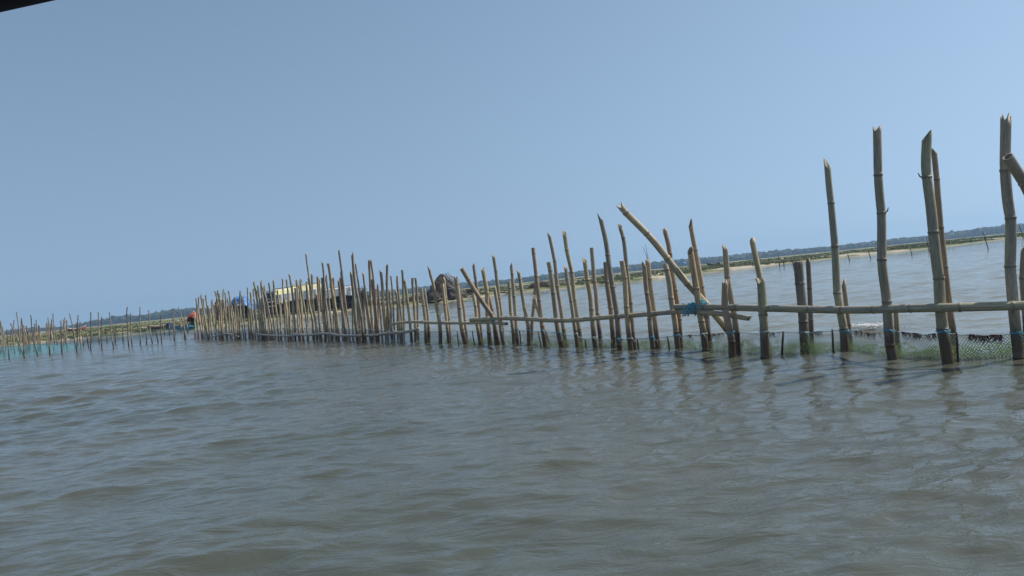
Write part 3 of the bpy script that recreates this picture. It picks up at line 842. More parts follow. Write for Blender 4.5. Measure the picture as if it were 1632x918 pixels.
ORD = ['first', 'second', 'third', 'fourth', 'fifth', 'sixth', 'seventh', 'eighth', 'ninth', 'tenth', 'eleventh', 'twelfth', 'thirteenth', 'fourteenth', 'fifteenth', 'sixteenth', 'seventeenth', 'eighteenth', 'nineteenth', 'twentieth']
sections = [(300, 343, 'at the left tip of the long fence'), (343, 403, 'before the bright blue tarpaulin shelter'), (403, 440, 'before the dark blue hut'),
            (440, 511, 'before the yellow-roofed stall'), (511, 565, 'before the white-sheeted stall'), (565, 606, 'before the dark brush heap'), (606, 670, 'between brush heap and thatched hut')]
for a, b, where in sections:
    sel = sorted([m_ for m_ in mid if a <= m_[0][-1][0] - (m_[0][-1][1] - m_[0][0][1]) * 0.08 < b], key=lambda m_: m_[0][-1][0])
    hts = [m_[0][-1][1] - m_[0][0][1] for m_ in sel]
    for k, (p, w, c, dd) in enumerate(sel):
        h = hts[k]
        adj = 'tallest' if h == max(hts) else 'shortest' if h == min(hts) else 'tall' if h > sum(hts) / len(hts) else 'short'
        cn = {PALE: 'pale', TAN: 'tan', GREY: 'grey', OLIVE: 'olive', BROWN: 'brown', GREEN: 'greenish'}.get(c, 'orange-brown')
        stake(p, w, f'{adj} {cn} stake, {ORD[k]} from left {where}', c, random.Random(k + a).choice(['slant', 'slant', 'flat', 'point']), dd, False, G_MID, sides=8)
# back row of the dense part
br = random.Random(31)
xs = np.interp(np.arange(62), [0, 30, 61], [314, 420, 640])
def base_y(x): return float(np.interp(x, [310, 400, 470, 560, 640, 700, 800, 925, 1010, 1125, 1220, 1347, 1425, 1510, 1621, 1700], [540.6, 541.3, 543, 545, 545, 547, 549.5, 554, 556, 560, 563.5, 565.5, 572, 574, 569.5, 569]))
for i, x in enumerate(xs):
    x = x + br.uniform(-2.5, 2.5)
    by = base_y(x) - 0.2
    hpx = (by - horizon_y(x)) * br.uniform(1.05, 1.75) if x < 560 else (by - horizon_y(x)) * br.uniform(0.9, 1.4)
    where = next((w_ for a, b, w_ in sections if a <= x < b), sections[0][2])
    lean = br.uniform(-0.02, 0.16)
    stake([(x - lean * hpx, by - hpx), (x - lean * hpx * .45 + br.uniform(-.5, .5), by - hpx * .5), (x, by)], br.uniform(2.4, 3.2) * (1 + (x - 314) / 600), f'thin low bamboo stake in back row {where}',
          br.choice([PALE, TAN, GREY, BROWN, OLIVE]), br.choice(['slant', 'flat']), br.uniform(0.25, 0.9), False, 'thin stakes in the back row', sides=6)

# ------------------------------------------------------------------ rails and diagonal poles
def fence_D(x): return on_water(x, base_y(x)).y
def rail(pts, w0, w1, label, colour, front=0.13, cut='flat', lift=None):
    P = []
    for i, (x, y) in enumerate(pts):
        D = fence_D(x) - front
        P.append(at(x, y, D))
    b = P[0].copy()
    r0 = w0 * P[0].y / F / 2; r1 = w1 * P[-1].y / F / 2
    me = bamboo_mesh('bamboo_rail', [p - b for p in P], r0, r1, cut, 0.42, 14, True, random.Random(int(pts[0][0])))
    o = link('bamboo_rail', me, b, None, BAMBOO_RAIL, True)
    o.color = (*colour, 1)
    return tag(o, label, 'rail', 'horizontal bamboo rails')
# right rail runs on past the frame
rail([(1760,484),(1632,487),(1530,489.5),(1450,491.5),(1390,493.5),(1330,494),(1270,492.5),(1200,491),(1130,489.5),(1077,489.5)], 16, 9.5, 'thickest horizontal bamboo rail running to the right edge of the picture', OLIVE, 0.12)
rail([(750,510),(800,507.5),(839,508.5),(878,510.5),(910,510.5),(946,507.5),(1000,503.5),(1042,500),(1074,497.5),(1100,497),(1140,499.5),(1163,502.5),(1190,507)], 6, 8, 'long middle rail with broken frayed right end below the cyan lashing', TAN, 0.13, 'jag')
rail([(624,517),(637,514.5),(660,513),(696,514.5),(743,514.8),(776.5,514),(806,516)], 4.4, 5, 'thin pale rail passing in front of the thatched hut', PALE, 0.12, 'jag')
rail([(667,524),(655,527.5),(637,530),(618,531),(600,533.8),(581,534.8),(544,534.5),(530,532.5),(516,531.5),(495,533.5),(478,532.5),(464,532)], 4.6, 3.6, 'low grey crooked rail near the water right of the yellow-roofed stall', (0.50, 0.45, 0.38), 0.16, 'jag')
rail([(490,534.5),(475,533.5),(460,535),(440,534.8),(424.6,534),(409,532.7)], 3.4, 3, 'low grey rail near the water before the yellow-roofed stall', (0.50, 0.45, 0.38), 0.24, 'jag')
rail([(380,536.5),(375,535),(368,533),(361,532),(352,533.5),(345,535.5),(337,537)], 2.8, 2.6, 'short arched rail low on the left end of the long fence', (0.50, 0.45, 0.38), 0.24, 'jag')

def pole(pts, D0, D1, w0, w1, label, colour, cut):
    n = len(pts)
    P = [at(x, y, D0 + (D1 - D0) * i / (n - 1)) for i, (x, y) in enumerate(pts)]
    b = P[0].copy()
    me = bamboo_mesh('diagonal_pole', [p - b for p in P], w0 * D0 / F / 2, w1 * D1 / F / 2, cut, 0.36, 16, True, random.Random(int(pts[0][0])))
    o = link('diagonal_pole', me, b, None, BAMBOO, True)
    o.color = (*colour, 1)
    return tag(o, label, 'pole', 'diagonal bamboo poles')
D1 = fence_D(1115)
pole([(1205,580),(1180,552),(1153,519),(1122,482),(1107,465),(1074,427),(1038,382),(991,331)], D1 + .32, D1 - .2, 11.5, 10.5, 'big pale diagonal pole leaning left, tied with a cyan lashing', (0.64, 0.53, 0.36), 'notch')
D2 = fence_D(785)
pole([(797,562),(794,545.5),(789,521),(783,504),(772,487.6),(756,463),(736,428)], D2 - .02, D2 - .35, 7, 7, 'small reddish diagonal pole leaning left over the fence', (0.48, 0.36, 0.24), 'flat')
D3 = fence_D(1621)
pole([(1790,575),(1720,452),(1664,352),(1606,250)], D3 + .5, D3 - .22, 19, 17, 'diagonal pole cut off by the right edge, its top against the thick jagged stake', GREY, 'flat')

# ------------------------------------------------------------------ ropes round the stakes
def coil(mb, c, rx, ry, n_turn, rr_, tilt=0.0, seed=0, ang=0.0):
    rnd = random.Random(seed)
    for t in range(n_turn):
        pts = []
        dz = (t - (n_turn - 1) / 2) * rr_ * 2.1
        ph = rnd.uniform(0, 6); tl = tilt + rnd.uniform(-.12, .12)
        for k in range(17):
            a = 2 * math.pi * k / 16
            x = math.cos(a) * (rx + rnd.uniform(0, rr_)); y = math.sin(a) * ry
            xx = x * math.cos(ang) - y * math.sin(ang); yy = x * math.sin(ang) + y * math.cos(ang)
            pts.append(Vector(c) + Vector((xx, yy, dz + math.sin(a + ph) * rr_ * .8 + x * tl)))
        pts[-1] = pts[0]
        mb.tube(pts, rr_, 6, False)
tie_y = lambda x: float(np.interp(x, [800, 850, 900, 950, 1000, 1050, 1100, 1160, 1220, 1283, 1350, 1425, 1510, 1625], [524, 527, 531, 540, 540, 536, 533, 530, 529, 531, 528, 527, 529, 531]))
for key, partner in (('C', None), ('B', 'B2'), ('A', 'A2'), ('F', 'F2'), ('G', 'G2'), ('H2', None), ('I2', 'I'), ('P2', 'P'), ('O2', 'O'), ('N2', 'N'), ('M2', 'M'), ('L', 'L2'), ('X2', 'X1'), ('W2', 'W1'), ('V2', 'V1'), ('U1', None), ('T1', None), ('S2', None)):
    o = S[key]
    c = o.location
    ty = tie_y(c.x / c.y * F + 816)
    me = o.data
    pxl = (c.x / c.y) * F * math.cos(ROLL) + 816
    p = at(pxl, tie_y(pxl), c.y)
    zz = p.z
    vs_ = [v.co for v in me.vertices if abs(v.co.z - zz) < 0.035]
    if not vs_: continue
    cx0 = sum(v.x for v in vs_) / len(vs_); cy0 = sum(v.y for v in vs_) / len(vs_)
    rx = (max(v.x for v in vs_) - min(v.x for v in vs_)) / 2; ry = (max(v.y for v in vs_) - min(v.y for v in vs_)) / 2
    mb = MB()
    coil(mb, (cx0, cy0, zz), rx + .003, ry + .005, 2, 0.0032, 0.0, ord(key[0]))
    rr_ = random.Random(key)
    # knot and loose tails
    kp = Vector((cx0 + rx * rr_.uniform(-.5, .9), cy0 - ry - .01, zz))
    mb.tube([kp + Vector((-.014, 0, .01)), kp, kp + Vector((.014, -.006, -.01))], [.004, .008, .004], 6)
    mb.tube([kp, kp + Vector((.02, -.012, -.03)), kp + Vector((.03, -.012, -.07))], [.004, .0035, .0025], 5)
    mb.build('rope_tie', M['rope'] if rr_.random() < .6 else M['palerope'], o, smooth=True)
# twigs at the tip of one stake
mb = MB()
o = S['N']; tipz = max(v.co.z for v in o.data.vertices); tipv = [v.co for v in o.data.vertices if v.co.z > tipz - .06]
tx = sum(v.x for v in tipv) / len(tipv)
mb.tube([(tx, 0, tipz - .05), (tx - .02, 0, tipz + .06), (tx - .05, 0, tipz + .15)], [.004, .003, .002], 5)
mb.tube([(tx + .01, 0, tipz - .05), (tx, 0.01, tipz + .08), (tx - .012, 0, tipz + .19)], [.004, .003, .002], 5)
mb.build('twig', M['stick'], o, smooth=True)

def lashing(x, y, D, size, turns, label, mat, tilt):
    mb = MB()
    c = at(x, y, D)
    rr_ = random.Random(int(x))
    for t in range(turns):
        off = (t - (turns - 1) / 2) * size * 0.20 + rr_.uniform(-.15, .15) * size
        kx = rr_.uniform(-.55, .55) * size; sz_ = rr_.uniform(.72, 1.0)
        pts = []
        ph = rr_.uniform(0, 6)
        for k in range(19):
            a = 2 * math.pi * k / 18
            pts.append(Vector((off + math.sin(a) * size * .18 * tilt + rr_.uniform(-1, 1) * .003 + kx * math.cos(a), math.sin(a) * size * .75 * sz_, math.cos(a) * size * .95 * sz_)))
        pts[-1] = pts[0]
        mb.tube(pts, size * .075, 6, False)
    for k in range(4):
        s0 = Vector((rr_.uniform(-1, 1) * size * .6, -size * .75, rr_.uniform(-.6, .8) * size))
        mb.tube([s0, s0 + Vector((size * rr_.uniform(.2, .7), -size * .15, size * rr_.uniform(-.1, .5))), s0 + Vector((size * rr_.uniform(.6, 1.3), -size * .1, size * rr_.uniform(-.8, .5)))], [size * .06, size * .05, size * .03], 5)
    o = mb.build('rope_lashing', mat, None, c, True)
    tag(o, label, 'rope', 'rope lashings')
lashing(1108, 492, fence_D(1108) - .13, 0.095, 16, 'bright cyan rope lashing binding the big diagonal pole to the rails', M['rope'], .6)
lashing(1122, 484, fence_D(1122) - .10, 0.062, 5, 'smaller cyan rope knot on the foot side of the big diagonal pole', M['rope'], 1.2)
lashing(770, 510, fence_D(770) - .13, 0.058, 4, 'blue rope lashing where two rails overlap, left of the small diagonal pole foot', M['rope'], .6)
lashing(787, 511, fence_D(787) - .16, 0.058, 4, 'blue rope lashing at the foot of the small diagonal pole', M['rope'], .6)

# ------------------------------------------------------------------ short dark net sticks
sticks = [((1525,530),(1532,572),4.2,'right of the thick slant-cut stake'), ((1326,525),(1332,565),4,'left of the tall slender pointed stake'), ((1249,528),(1249,563),4.2,'alone left of the thick flat-topped stake'),
 ((1178,530),(1180,564),3.8,'against the pale stake by the diagonal pole foot'), ((1064,536),(1068,559),3.2,'between the twig-tipped pair and the crossed pair'), ((1046,541),(1051,558),3,'at the foot of the twig-tipped stake'),
 ((1016,539.5),(1018,556),3,'right of the pair under the diagonal pole tip'), ((974.7,541),(975.7,556),2.8,'left of the sharp-pointed tall stake'), ((933,540),(934.6,554),3,'left of the first pair beside the sharp-pointed stake'),
 ((858,529),(862,551),2.6,'between the crossing stakes'), ((827.5,527),(830.6,551),2.6,'right of the thin close pair'), ((752.8,527),(756,549),2.4,'left of the small diagonal pole'), ((728.6,528),(730.4,549),2.2,'left of the thick stake by the thatched hut')]
for a, b, w, where in sticks:
    base = on_water(*b); base.y += .05
    top = at(a[0], a[1], base.y) - base
    r = w * base.y / F / 2
    mb = MB()
    dn = -top.normalized() * .5
    n = 8
    pts = [dn.lerp(top, t / n) + Vector((random.uniform(-1, 1) * r * .3, 0, 0)) for t in range(n + 1)]
    mb.tube(pts, [r * (1.1 - .3 * t / n) for t in range(n + 1)], 7)
    o = mb.build('net_stick', M['stick'], None, base, True)
    tag(o, f'short thin dark stick holding the net, {where}', 'stick', 'short sticks holding the net')

# ------------------------------------------------------------------ nets
def net(name, xs_, top_fn, base_fn, back, mat, label, cat='net', group=None, bottom=-0.2, sag=0.02, rope_mat=None, r=0.005, ref=None):
    nx, nz = len(xs_), 8
    me = bpy.data.meshes.new('net_panel')
    base0 = on_water(xs_[0], base_fn(xs_[0]))
    verts, weave = [], []
    length = 0; prev = None; top_pts = []
    for i, x in enumerate(xs_):
        b = on_water(x, base_fn(x)); D = b.y + back
        t = at(x, top_fn(x), D)
        if prev is not None: length += (Vector((t.x, t.y, 0)) - Vector((prev.x, prev.y, 0))).length
        prev = t
        top_pts.append(t - base0)
        for k in range(nz + 1):
            z = bottom + (t.z - bottom) * k / nz
            wob = 0.02 * math.sin(length * 5 + k) + 0.03 * math.sin(length * 1.3 + k * .5)
            verts.append((t.x - base0.x + wob * .4, t.y - base0.y + wob, z)); weave.append((length + wob * .3, z, 0))
    faces = [(i * (nz + 1) + k, (i + 1) * (nz + 1) + k, (i + 1) * (nz + 1) + k + 1, i * (nz + 1) + k + 1) for i in range(nx - 1) for k in range(nz)]
    me.from_pydata(verts, [], faces)
    at_ = me.attributes.new('weave', 'FLOAT_VECTOR', 'POINT'); at_.data.foreach_set('vector', [c for w in weave for c in w])
    root = empty(name, base0)
    link('net_panel', me, (0, 0, 0), root, mat, True)
    mb = MB(); mb.tube(top_pts, r, 6)
    mb.build('head_rope', rope_mat or M['palerope'], root, smooth=True)
    tag(root, label, cat, group)
    return root
xs1 = np.arange(700, 1766, 4.0)
top1 = lambda x: float(np.interp(x, [640, 700, 760, 800, 850, 890, 930, 975, 1030, 1080, 1130, 1170, 1215, 1249, 1283, 1326, 1350, 1390, 1424, 1470, 1510, 1530, 1570, 1622, 1700],
     [529, 528, 528, 527, 528, 530, 539, 541, 539, 536, 533, 530, 532, 529, 531, 527, 526, 532, 528, 534, 532, 533, 536, 532, 530])) + 0.4 * math.sin(x * .21)
near_net = net('fishing_net', xs1, top1, lambda x: base_y(x), 0.20, NET_NEAR, 'grey green net along the foot of the near fence with algae at the waterline', 'net', 'fishing nets along the fences')
# dry weed hanging off the head rope, algae along the waterline
mb = MB(); rr_ = random.Random(5)
b0 = near_net.location
spots = [(1385, 9), (1447, 16), (1460, 14), (1548, 12), (1562, 15), (1577, 10), (1590, 12), (1300, 8), (1225, 8), (1365, 8), (1130, 7), (1145, 6), (1100, 6), (1485, 8), (820, 5), (890, 5), (990, 6)]
for x, n in spots:
    mb = MB()
    for k in range(n * 2):
        xx = x + rr_.gauss(0, 8 if n > 20 else 6)
        t = at(xx, top1(xx), on_water(xx, base_y(xx)).y + .2) - b0 + Vector((0, -.012, 0))
        l = rr_.uniform(.02, .10) * (1.2 if n > 20 else .8)
        mb.tube([t + Vector((0, 0, .008)), t + Vector((rr_.uniform(-.02, .02), -.01, -l * .5)), t + Vector((rr_.uniform(-.04, .05), 0, -l))], [.004, .0035, .001], 4, False)
    mb.build('dry_weed', M['weed'], near_net)
mb = MB()
for k in range(24000):
    x = rr_.uniform(660, 1740)
    if rr_.random() > 0.45 + 0.6 * mnoise.noise(Vector((x * .02, 3, 0))) + 0.3 * (x > 980): continue
    D = on_water(x, base_y(x)).y + rr_.uniform(.10, .24)
    hmax = 0.04 + 0.07 * (0.5 + mnoise.noise(Vector((x * .035, 0, 0)))) + (.03 if x > 1000 else 0)
    z = rr_.uniform(-.2, 1) * hmax if rr_.random() < .96 else rr_.uniform(0, .18)
    xw = at(x, base_y(x), D).x
    c = Vector((xw, D, z)) - b0
    s_ = rr_.uniform(.003, .009)
    a = rr_.uniform(0, 3.14)
    u = Vector((math.cos(a), math.sin(a) * .6, rr_.uniform(-.5, .5))) * s_
    v = Vector((rr_.uniform(-.5, .5), rr_.uniform(-.8, .3), 1)) * s_ * rr_.uniform(.4, .9)
    mb.add([c - u, c - v * .7, c + u, c + v], [(0, 1, 2, 3)])
al = mb.build('algae', M['algae'], near_net); al['kind'] = 'stuff'

xs2 = np.arange(311, 702, 4.0)
net('fishing_net', xs2, lambda x: float(np.interp(x, [311, 400, 470, 560, 640, 700], [527, 524.5, 523, 524, 528, 528])) + .5 * math.sin(x * .33), lambda x: base_y(x), 0.22, NET_FAR, 'grey blue net behind the crowded stakes of the long fence', 'net', 'fishing nets along the fences', r=.008)

# ------------------------------------------------------------------ fence across the water on the left
G_L = 'stakes standing in the water on the left'
def z5(*p): return [(x / 5.1, 460 + y / 5.1) for x, y in p]
lf = [z5((55,330),(65,450),(75,572)), z5((85,280),(150,440),(197,562)), z5((185,300),(190,430),(197,560)), z5((250,215),(265,380),(305,548)), z5((390,235),(400,400),(405,541)), z5((420,250),(408,400),(400,538)),
 z5((495,260),(500,400),(503,527)), z5((515,250),(530,360),(545,480)), z5((565,205),(600,350),(625,512)), z5((635,215),(628,400),(622,508)), z5((738,190),(738,350),(738,502)), z5((825,230),(826,380),(829,498)),
 z5((890,190),(905,350),(922,486)), z5((1035,150),(1030,200),(1038,350),(1045,471)), z5((1062,200),(1068,350),(1072,466)), z5((1137,150),(1138,320),(1141,461)), z5((1208,175),(1220,330),(1240,449)), z5((1305,220),(1308,350),(1312,441)),
 z5((1405,160),(1410,300),(1418,428)), z5((1448,150),(1490,280),(1508,416)), z5((1497,200),(1499,320),(1500,408)), z5((1270,340),(1278,400),(1286,440)), z5((1190,370),(1190,420),(1191,456)), z5((998,305),(999,350),(1001,440)),
 z5((135,190),(150,300),(165,470),(168,520)), z5((800,190),(803,300),(806,440)), z5((375,290),(378,400),(383,470)), z5((20,350),(28,450),(35,555)), z5((940,330),(938,400),(935,450)), z5((715,400),(716,440),(718,480))]
lsec = [(-20, 62, 'by the left edge'), (62, 104, 'just left of the red and white boat'), (104, 150, 'before the red and white boat'), (150, 216, 'right of the red and white boat'), (216, 262, 'left of the blue drum heap'), (262, 305, 'before the orange tent')]
for a, b, where in lsec:
    sel = sorted([p for p in lf if a <= p[-1][0] < b], key=lambda p: p[-1][0])
    for k, p in enumerate(sel):
        h = p[-1][1] - p[0][1]
        adj = 'tall' if h > 50 else 'short' if h < 30 else 'thin'
        ln = 'leaning' if abs(p[0][0] - p[-1][0]) > 6 else 'upright'
        stake(p, 2.3, f'{adj} {ln} dark stake, {ORD[k]} from left {where}', random.Random(k).choice([GREY, DARK, DARK, OLIVE]), 'flat', 0, False, G_L, sides=6, w_top=1.7)
# rows farther out towards the left edge
br = random.Random(77)
for i in range(88):
    x = -60 + 200 * br.random() ** 1.25 if i < 78 else br.uniform(130, 300)
    hz_ = horizon_y(x)
    by = hz_ + br.uniform(21, 34)
    if x > 130: by = hz_ + br.uniform(24, 32)
    ht = br.uniform(26, 50) * (1 if x < 100 else .8)
    if x > 130: ht *= .7
    lean = br.uniform(-.03, .16)
    where = 'near the left edge' if x < 62 else 'around the red and white boat' if x < 150 else 'towards the orange tent'
    stake([(x - lean * ht, by - ht), (x - lean * ht * .4, by - ht * .5), (x, by)], br.uniform(1.6, 2.4), f'thin distant stake of the crowded rear rows {where}', br.choice([(.38, .24, .15), BROWN, TAN, GREY, PALE]), 'flat', 0, False, 'thin stakes of the left rear rows', sides=6)
net('fishing_net', np.arange(-70, 132, 4.0), lambda x: horizon_y(x) + float(np.interp(x, [-70, 0, 60, 130], [18, 19.5, 21, 27])) + .7 * math.sin(x * .5), lambda x: horizon_y(x) + float(np.interp(x, [-70, 0, 130], [42, 39.5, 35])), .5, NET_CYAN, 'cyan net hung between the stakes near the left edge', 'net', 'fishing nets along the fences', r=.012, rope_mat=M['teal'])
net('fishing_net', np.arange(130, 304, 4.0), lambda x: horizon_y(x) + 17 + .7 * math.sin(x * .4), lambda x: horizon_y(x) + 28, .5, net_material('faint_cyan_net', (0.06, 0.27, 0.32), 0.24, 0.08), 'faint blue net hung on the stakes left of the orange tent', 'net', 'fishing nets along the fences', r=.012, rope_mat=M['teal'])

# ------------------------------------------------------------------ sticks beyond the fence on the right
G_R = 'lone sticks in the water beyond the fence'
far_sticks = [((1351,403),(1354,415.5),'first to the right of the tall slender pointed stake'), ((1384,399),(1388,412.5),'just left of the pronged-top stake'), ((1450.5,396),(1453.7,407.5),'midway between the pronged-top stake and the close pair'), ((1476,379),(1481,401),'half hidden behind the thick slant-cut stake'),
  ((1566,369),(1575.6,397),'longest, leaning left before the thick jagged stake'), ((1624,358),(1631,380),'at the right edge beside the thick jagged stake'), ((1241,407),(1242.5,424),'tallest of three left of the thick flat-topped stake'), ((1247,413),(1250,424.5),'middle of three left of the thick flat-topped stake'), ((1263,415),(1264.5,425),'nearest of three to the thick flat-topped stake')]
for a, b, where in far_sticks:
    base = on_water(*b)
    r = 1.9 * base.y / F / 2
    top = at(a[0], a[1], base.y) - base
    mb = MB()
    n = 6
    pts = [(-top.normalized() * .6).lerp(top, t / n) + Vector((random.uniform(-1, 1) * r * .5, 0, 0)) for t in range(n + 1)]
    mb.tube(pts, [r * (1.1 - .6 * t / n) for t in range(n + 1)], 6)
    if where.startswith('longest') or where.startswith('tallest'):
        q = pts[4]; mb.tube([q, q + Vector((.06, 0, .25))], [r * .5, r * .25], 5)
    o = mb.build('lone_stick', M['stick'], None, base, True)
    tag(o, f'dark far stick in the water, {where}', 'stick', G_R)

# ------------------------------------------------------------------ things on the far shore
def spot(px, D):
    p = at(px, horizon_y(px), D)
    return Vector((p.x, p.y, gz(p.x, p.y)))
def zpx(x, y, D): return at(x, y, D).z

def wavy(fn, amp, seed):
    def g(u, v):
        p = fn(u, v)
        return p + Vector((0, 0, amp * mnoise.noise(Vector((p.x * 1.7 + seed, p.y * 1.7, seed))) * 2))
    return g

def stall(x0, x1, D, z_eave, z_ridge, depth, roof_mat, sheet_mat, sheet_drop, name, label, cat, slope=0.0, nposts=4, extras=True):
    c = spot((x0 + x1) / 2, D)
    root = empty(name, c, .38)
    hw = (at(x1, horizon_y(x1), D).x - at(x0, horizon_y(x0), D).x) / 2
    ze, zr = z_eave - c.z, z_ridge - c.z
    def roof(u, v):
        x = -hw - .12 + (2 * hw + .24) * u; y = -depth / 2 - .2 + (depth + .4) * v
        z = ze + (zr - ze) * (1 - abs(2 * v - 1) ** 1.2) + slope * (u - .5) * 2 - .07 * math.sin(u * math.pi * (nposts - 1)) ** 2
        return Vector((x, y, z))
    mb = MB(); mb.sheet(wavy(roof, .05, x0), 24, 10, .03); mb.build('roof', roof_mat, root, smooth=False)
    mb = MB()
    mb.tube([(-hw - .15, 0, zr - slope + .03), (hw + .15, 0, zr + slope + .03)], .035, 7); mb.build('ridge_pole', M['wood'], root, smooth=True)
    for k in range(nposts):
        x = -hw + 2 * hw * k / (nposts - 1)
        for y in (-depth / 2, depth / 2):
            mb = MB(); mb.tube([(x, y, -.15), (x + random.uniform(-.03, .03), y, ze - .02 + slope * (2 * k / (nposts - 1) - 1))], .035, 7)
            mb.build('post', M['wood'], root, smooth=True)
    if sheet_mat:
        def sh(u, v):
            x = -hw + 2 * hw * u
            zt = ze - .01 + slope * (2 * u - 1)
            return Vector((x, -depth / 2 - .25 - .03 * math.sin(u * 31) - .02 * math.sin(u * 67 + 1), zt - (sheet_drop + .08 * math.sin(u * 9 + x0)) * v))
        mb = MB(); mb.sheet(sh, 50, 5, (0, .015, 0)); mb.build('front_sheet', sheet_mat, root)
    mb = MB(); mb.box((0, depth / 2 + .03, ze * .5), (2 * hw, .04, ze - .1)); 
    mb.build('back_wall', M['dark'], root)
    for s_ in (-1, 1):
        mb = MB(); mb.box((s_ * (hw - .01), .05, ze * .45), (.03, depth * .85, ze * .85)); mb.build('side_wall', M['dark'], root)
    if extras:
        mb = MB(); mb.box((0, -depth * .15, .62), (2 * hw - .3, .5, .05))
        for k in (-1, 0, 1):
            mb.box((k * (hw - .25), -depth * .15, .28), (.06, .4, .62))
        mb.build('counter', M['wood'], root)
    tag(root, label, cat)
    return root
stall(441, 511, 79, 2.35, 2.9, 2.2, M['yellow'], M['white'], .8, 'market_stall', 'long open stall with yellow tarpaulin roof and white front sheet on the far shore', 'stall', slope=.12)
stall(515, 563, 80, 2.28, 2.42, 2.0, M['white'], M['white'], .75, 'market_stall', 'open stall hung with plain white sheets right of the yellow-roofed one', 'stall', slope=.05)
hb = stall(423, 439, 76, 2.45, 2.6, 1.5, M['navy'], M['navy'], .5, 'blue_hut', 'narrow dark blue hut with pale stripes left of the yellow-roofed stall', 'hut', nposts=2)
for k, zf in enumerate((1.62, 1.35, .95)):
    mb = MB(); mb.box((0, -.86 - .01 * k, zf), (.98, .03, .09 + .03 * (k == 1)))
    mb.build('stripe_board', M['white'], hb)
# bright blue tarpaulin shelter
def tarp_shelter(px, D, hw, depth, h, mat, name, label, cat):
    c = spot(px, D); root = empty(name, c)
    def dome(u, v):
        x = -hw + 2 * hw * u; y = -depth / 2 + depth * v
        k = max(0, 1 - abs(2 * u - 1) ** 2.2) ** .7; kv = max(0, 1 - abs(2 * v - 1) ** 3) ** .5
        z = h * .60 + h * .40 * k * (.35 + .65 * kv) - .22 * h * (abs(2 * u - 1) ** 4)
        return Vector((x, y, z))
    mb = MB(); mb.sheet(wavy(dome, .06, px), 20, 10, .03); mb.build('tarpaulin', mat, root)
    for sx in (-1, 1):
        for sy in (-1, 1):
            mb = MB(); mb.tube([(sx * hw * .85, sy * depth * .42, -.1), (sx * hw * .85, sy * depth * .42, h * .62)], .035, 7); mb.build('post', M['wood'], root, smooth=True)
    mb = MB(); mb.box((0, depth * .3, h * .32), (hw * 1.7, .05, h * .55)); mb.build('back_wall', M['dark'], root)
    mb = MB(); mb.box((-.1 * hw, -.1, h * .2), (hw * 1.1, depth * .4, .05)); mb.box((-.5 * hw, -.1, h * .08), (.06, .3, h * .24)); mb.box((.3 * hw, -.1, h * .08), (.06, .3, h * .24)); mb.build('bench', M['wood'], root)
    return tag(root, label, cat)
tarp_shelter(385, 72, .98, 1.8, 2.05, M['blue'], 'tarpaulin_shelter', 'shelter with bright blue rounded tarpaulin roof behind the dense stakes', 'shelter')
tarp_shelter(352, 71, .55, 1.2, 1.85, M['thatch'], 'thatched_shelter', 'small dark brown shelter touching the left side of the blue tarpaulin shelter', 'shelter')
tarp_shelter(308, 67, .42, 1.0, 1.1, M['orange'], 'orange_tent', 'low orange tent on the shore at the left tip of the long fence', 'tent')
# teal net heap and blue drums below the tent
def heap(px, D, rx, ry, h, mat, name, label, cat):
    c = spot(px, D)
    bm = bmesh.new(); bmesh.ops.create_icosphere(bm, subdivisions=4, radius=1.0)
    for v in bm.verts:
        k = 1 + .35 * mnoise.noise(v.co * 1.8 + Vector((px, 0, 0))) + .12 * mnoise.noise(v.co * 6)
        v.co = Vector((v.co.x * rx * k, v.co.y * ry * k, max(-.1, v.co.z * h * k)))
    me = bpy.data.meshes.new(name); bm.to_mesh(me); bm.free()
    return tag(link(name, me, c, None, mat, False), label, cat)
heap(305, 65.5, .5, .4, .34, M['teal'], 'net_heap', 'teal heap of nets on the beach right below the orange tent', 'nets')
root = empty('blue_drum', spot(269, 68))
mb = MB(); mb.tube([(0, 0, -.02), (0, 0, .03), (0, 0, .2), (0, 0, .22), (0, 0, .36), (0, 0, .38), (0, 0, .55)], [.27, .28, .28, .295, .28, .295, .27], 20); mb.build('barrel', M['navy'], root, smooth=False)
mb = MB(); mb.tube([(0, 0, .55), (0, 0, .58)], [.29, .29], 20); mb.build('lid', M['blue'], root)
tag(root, 'dark blue drum standing on the grass left of the orange tent', 'drum')

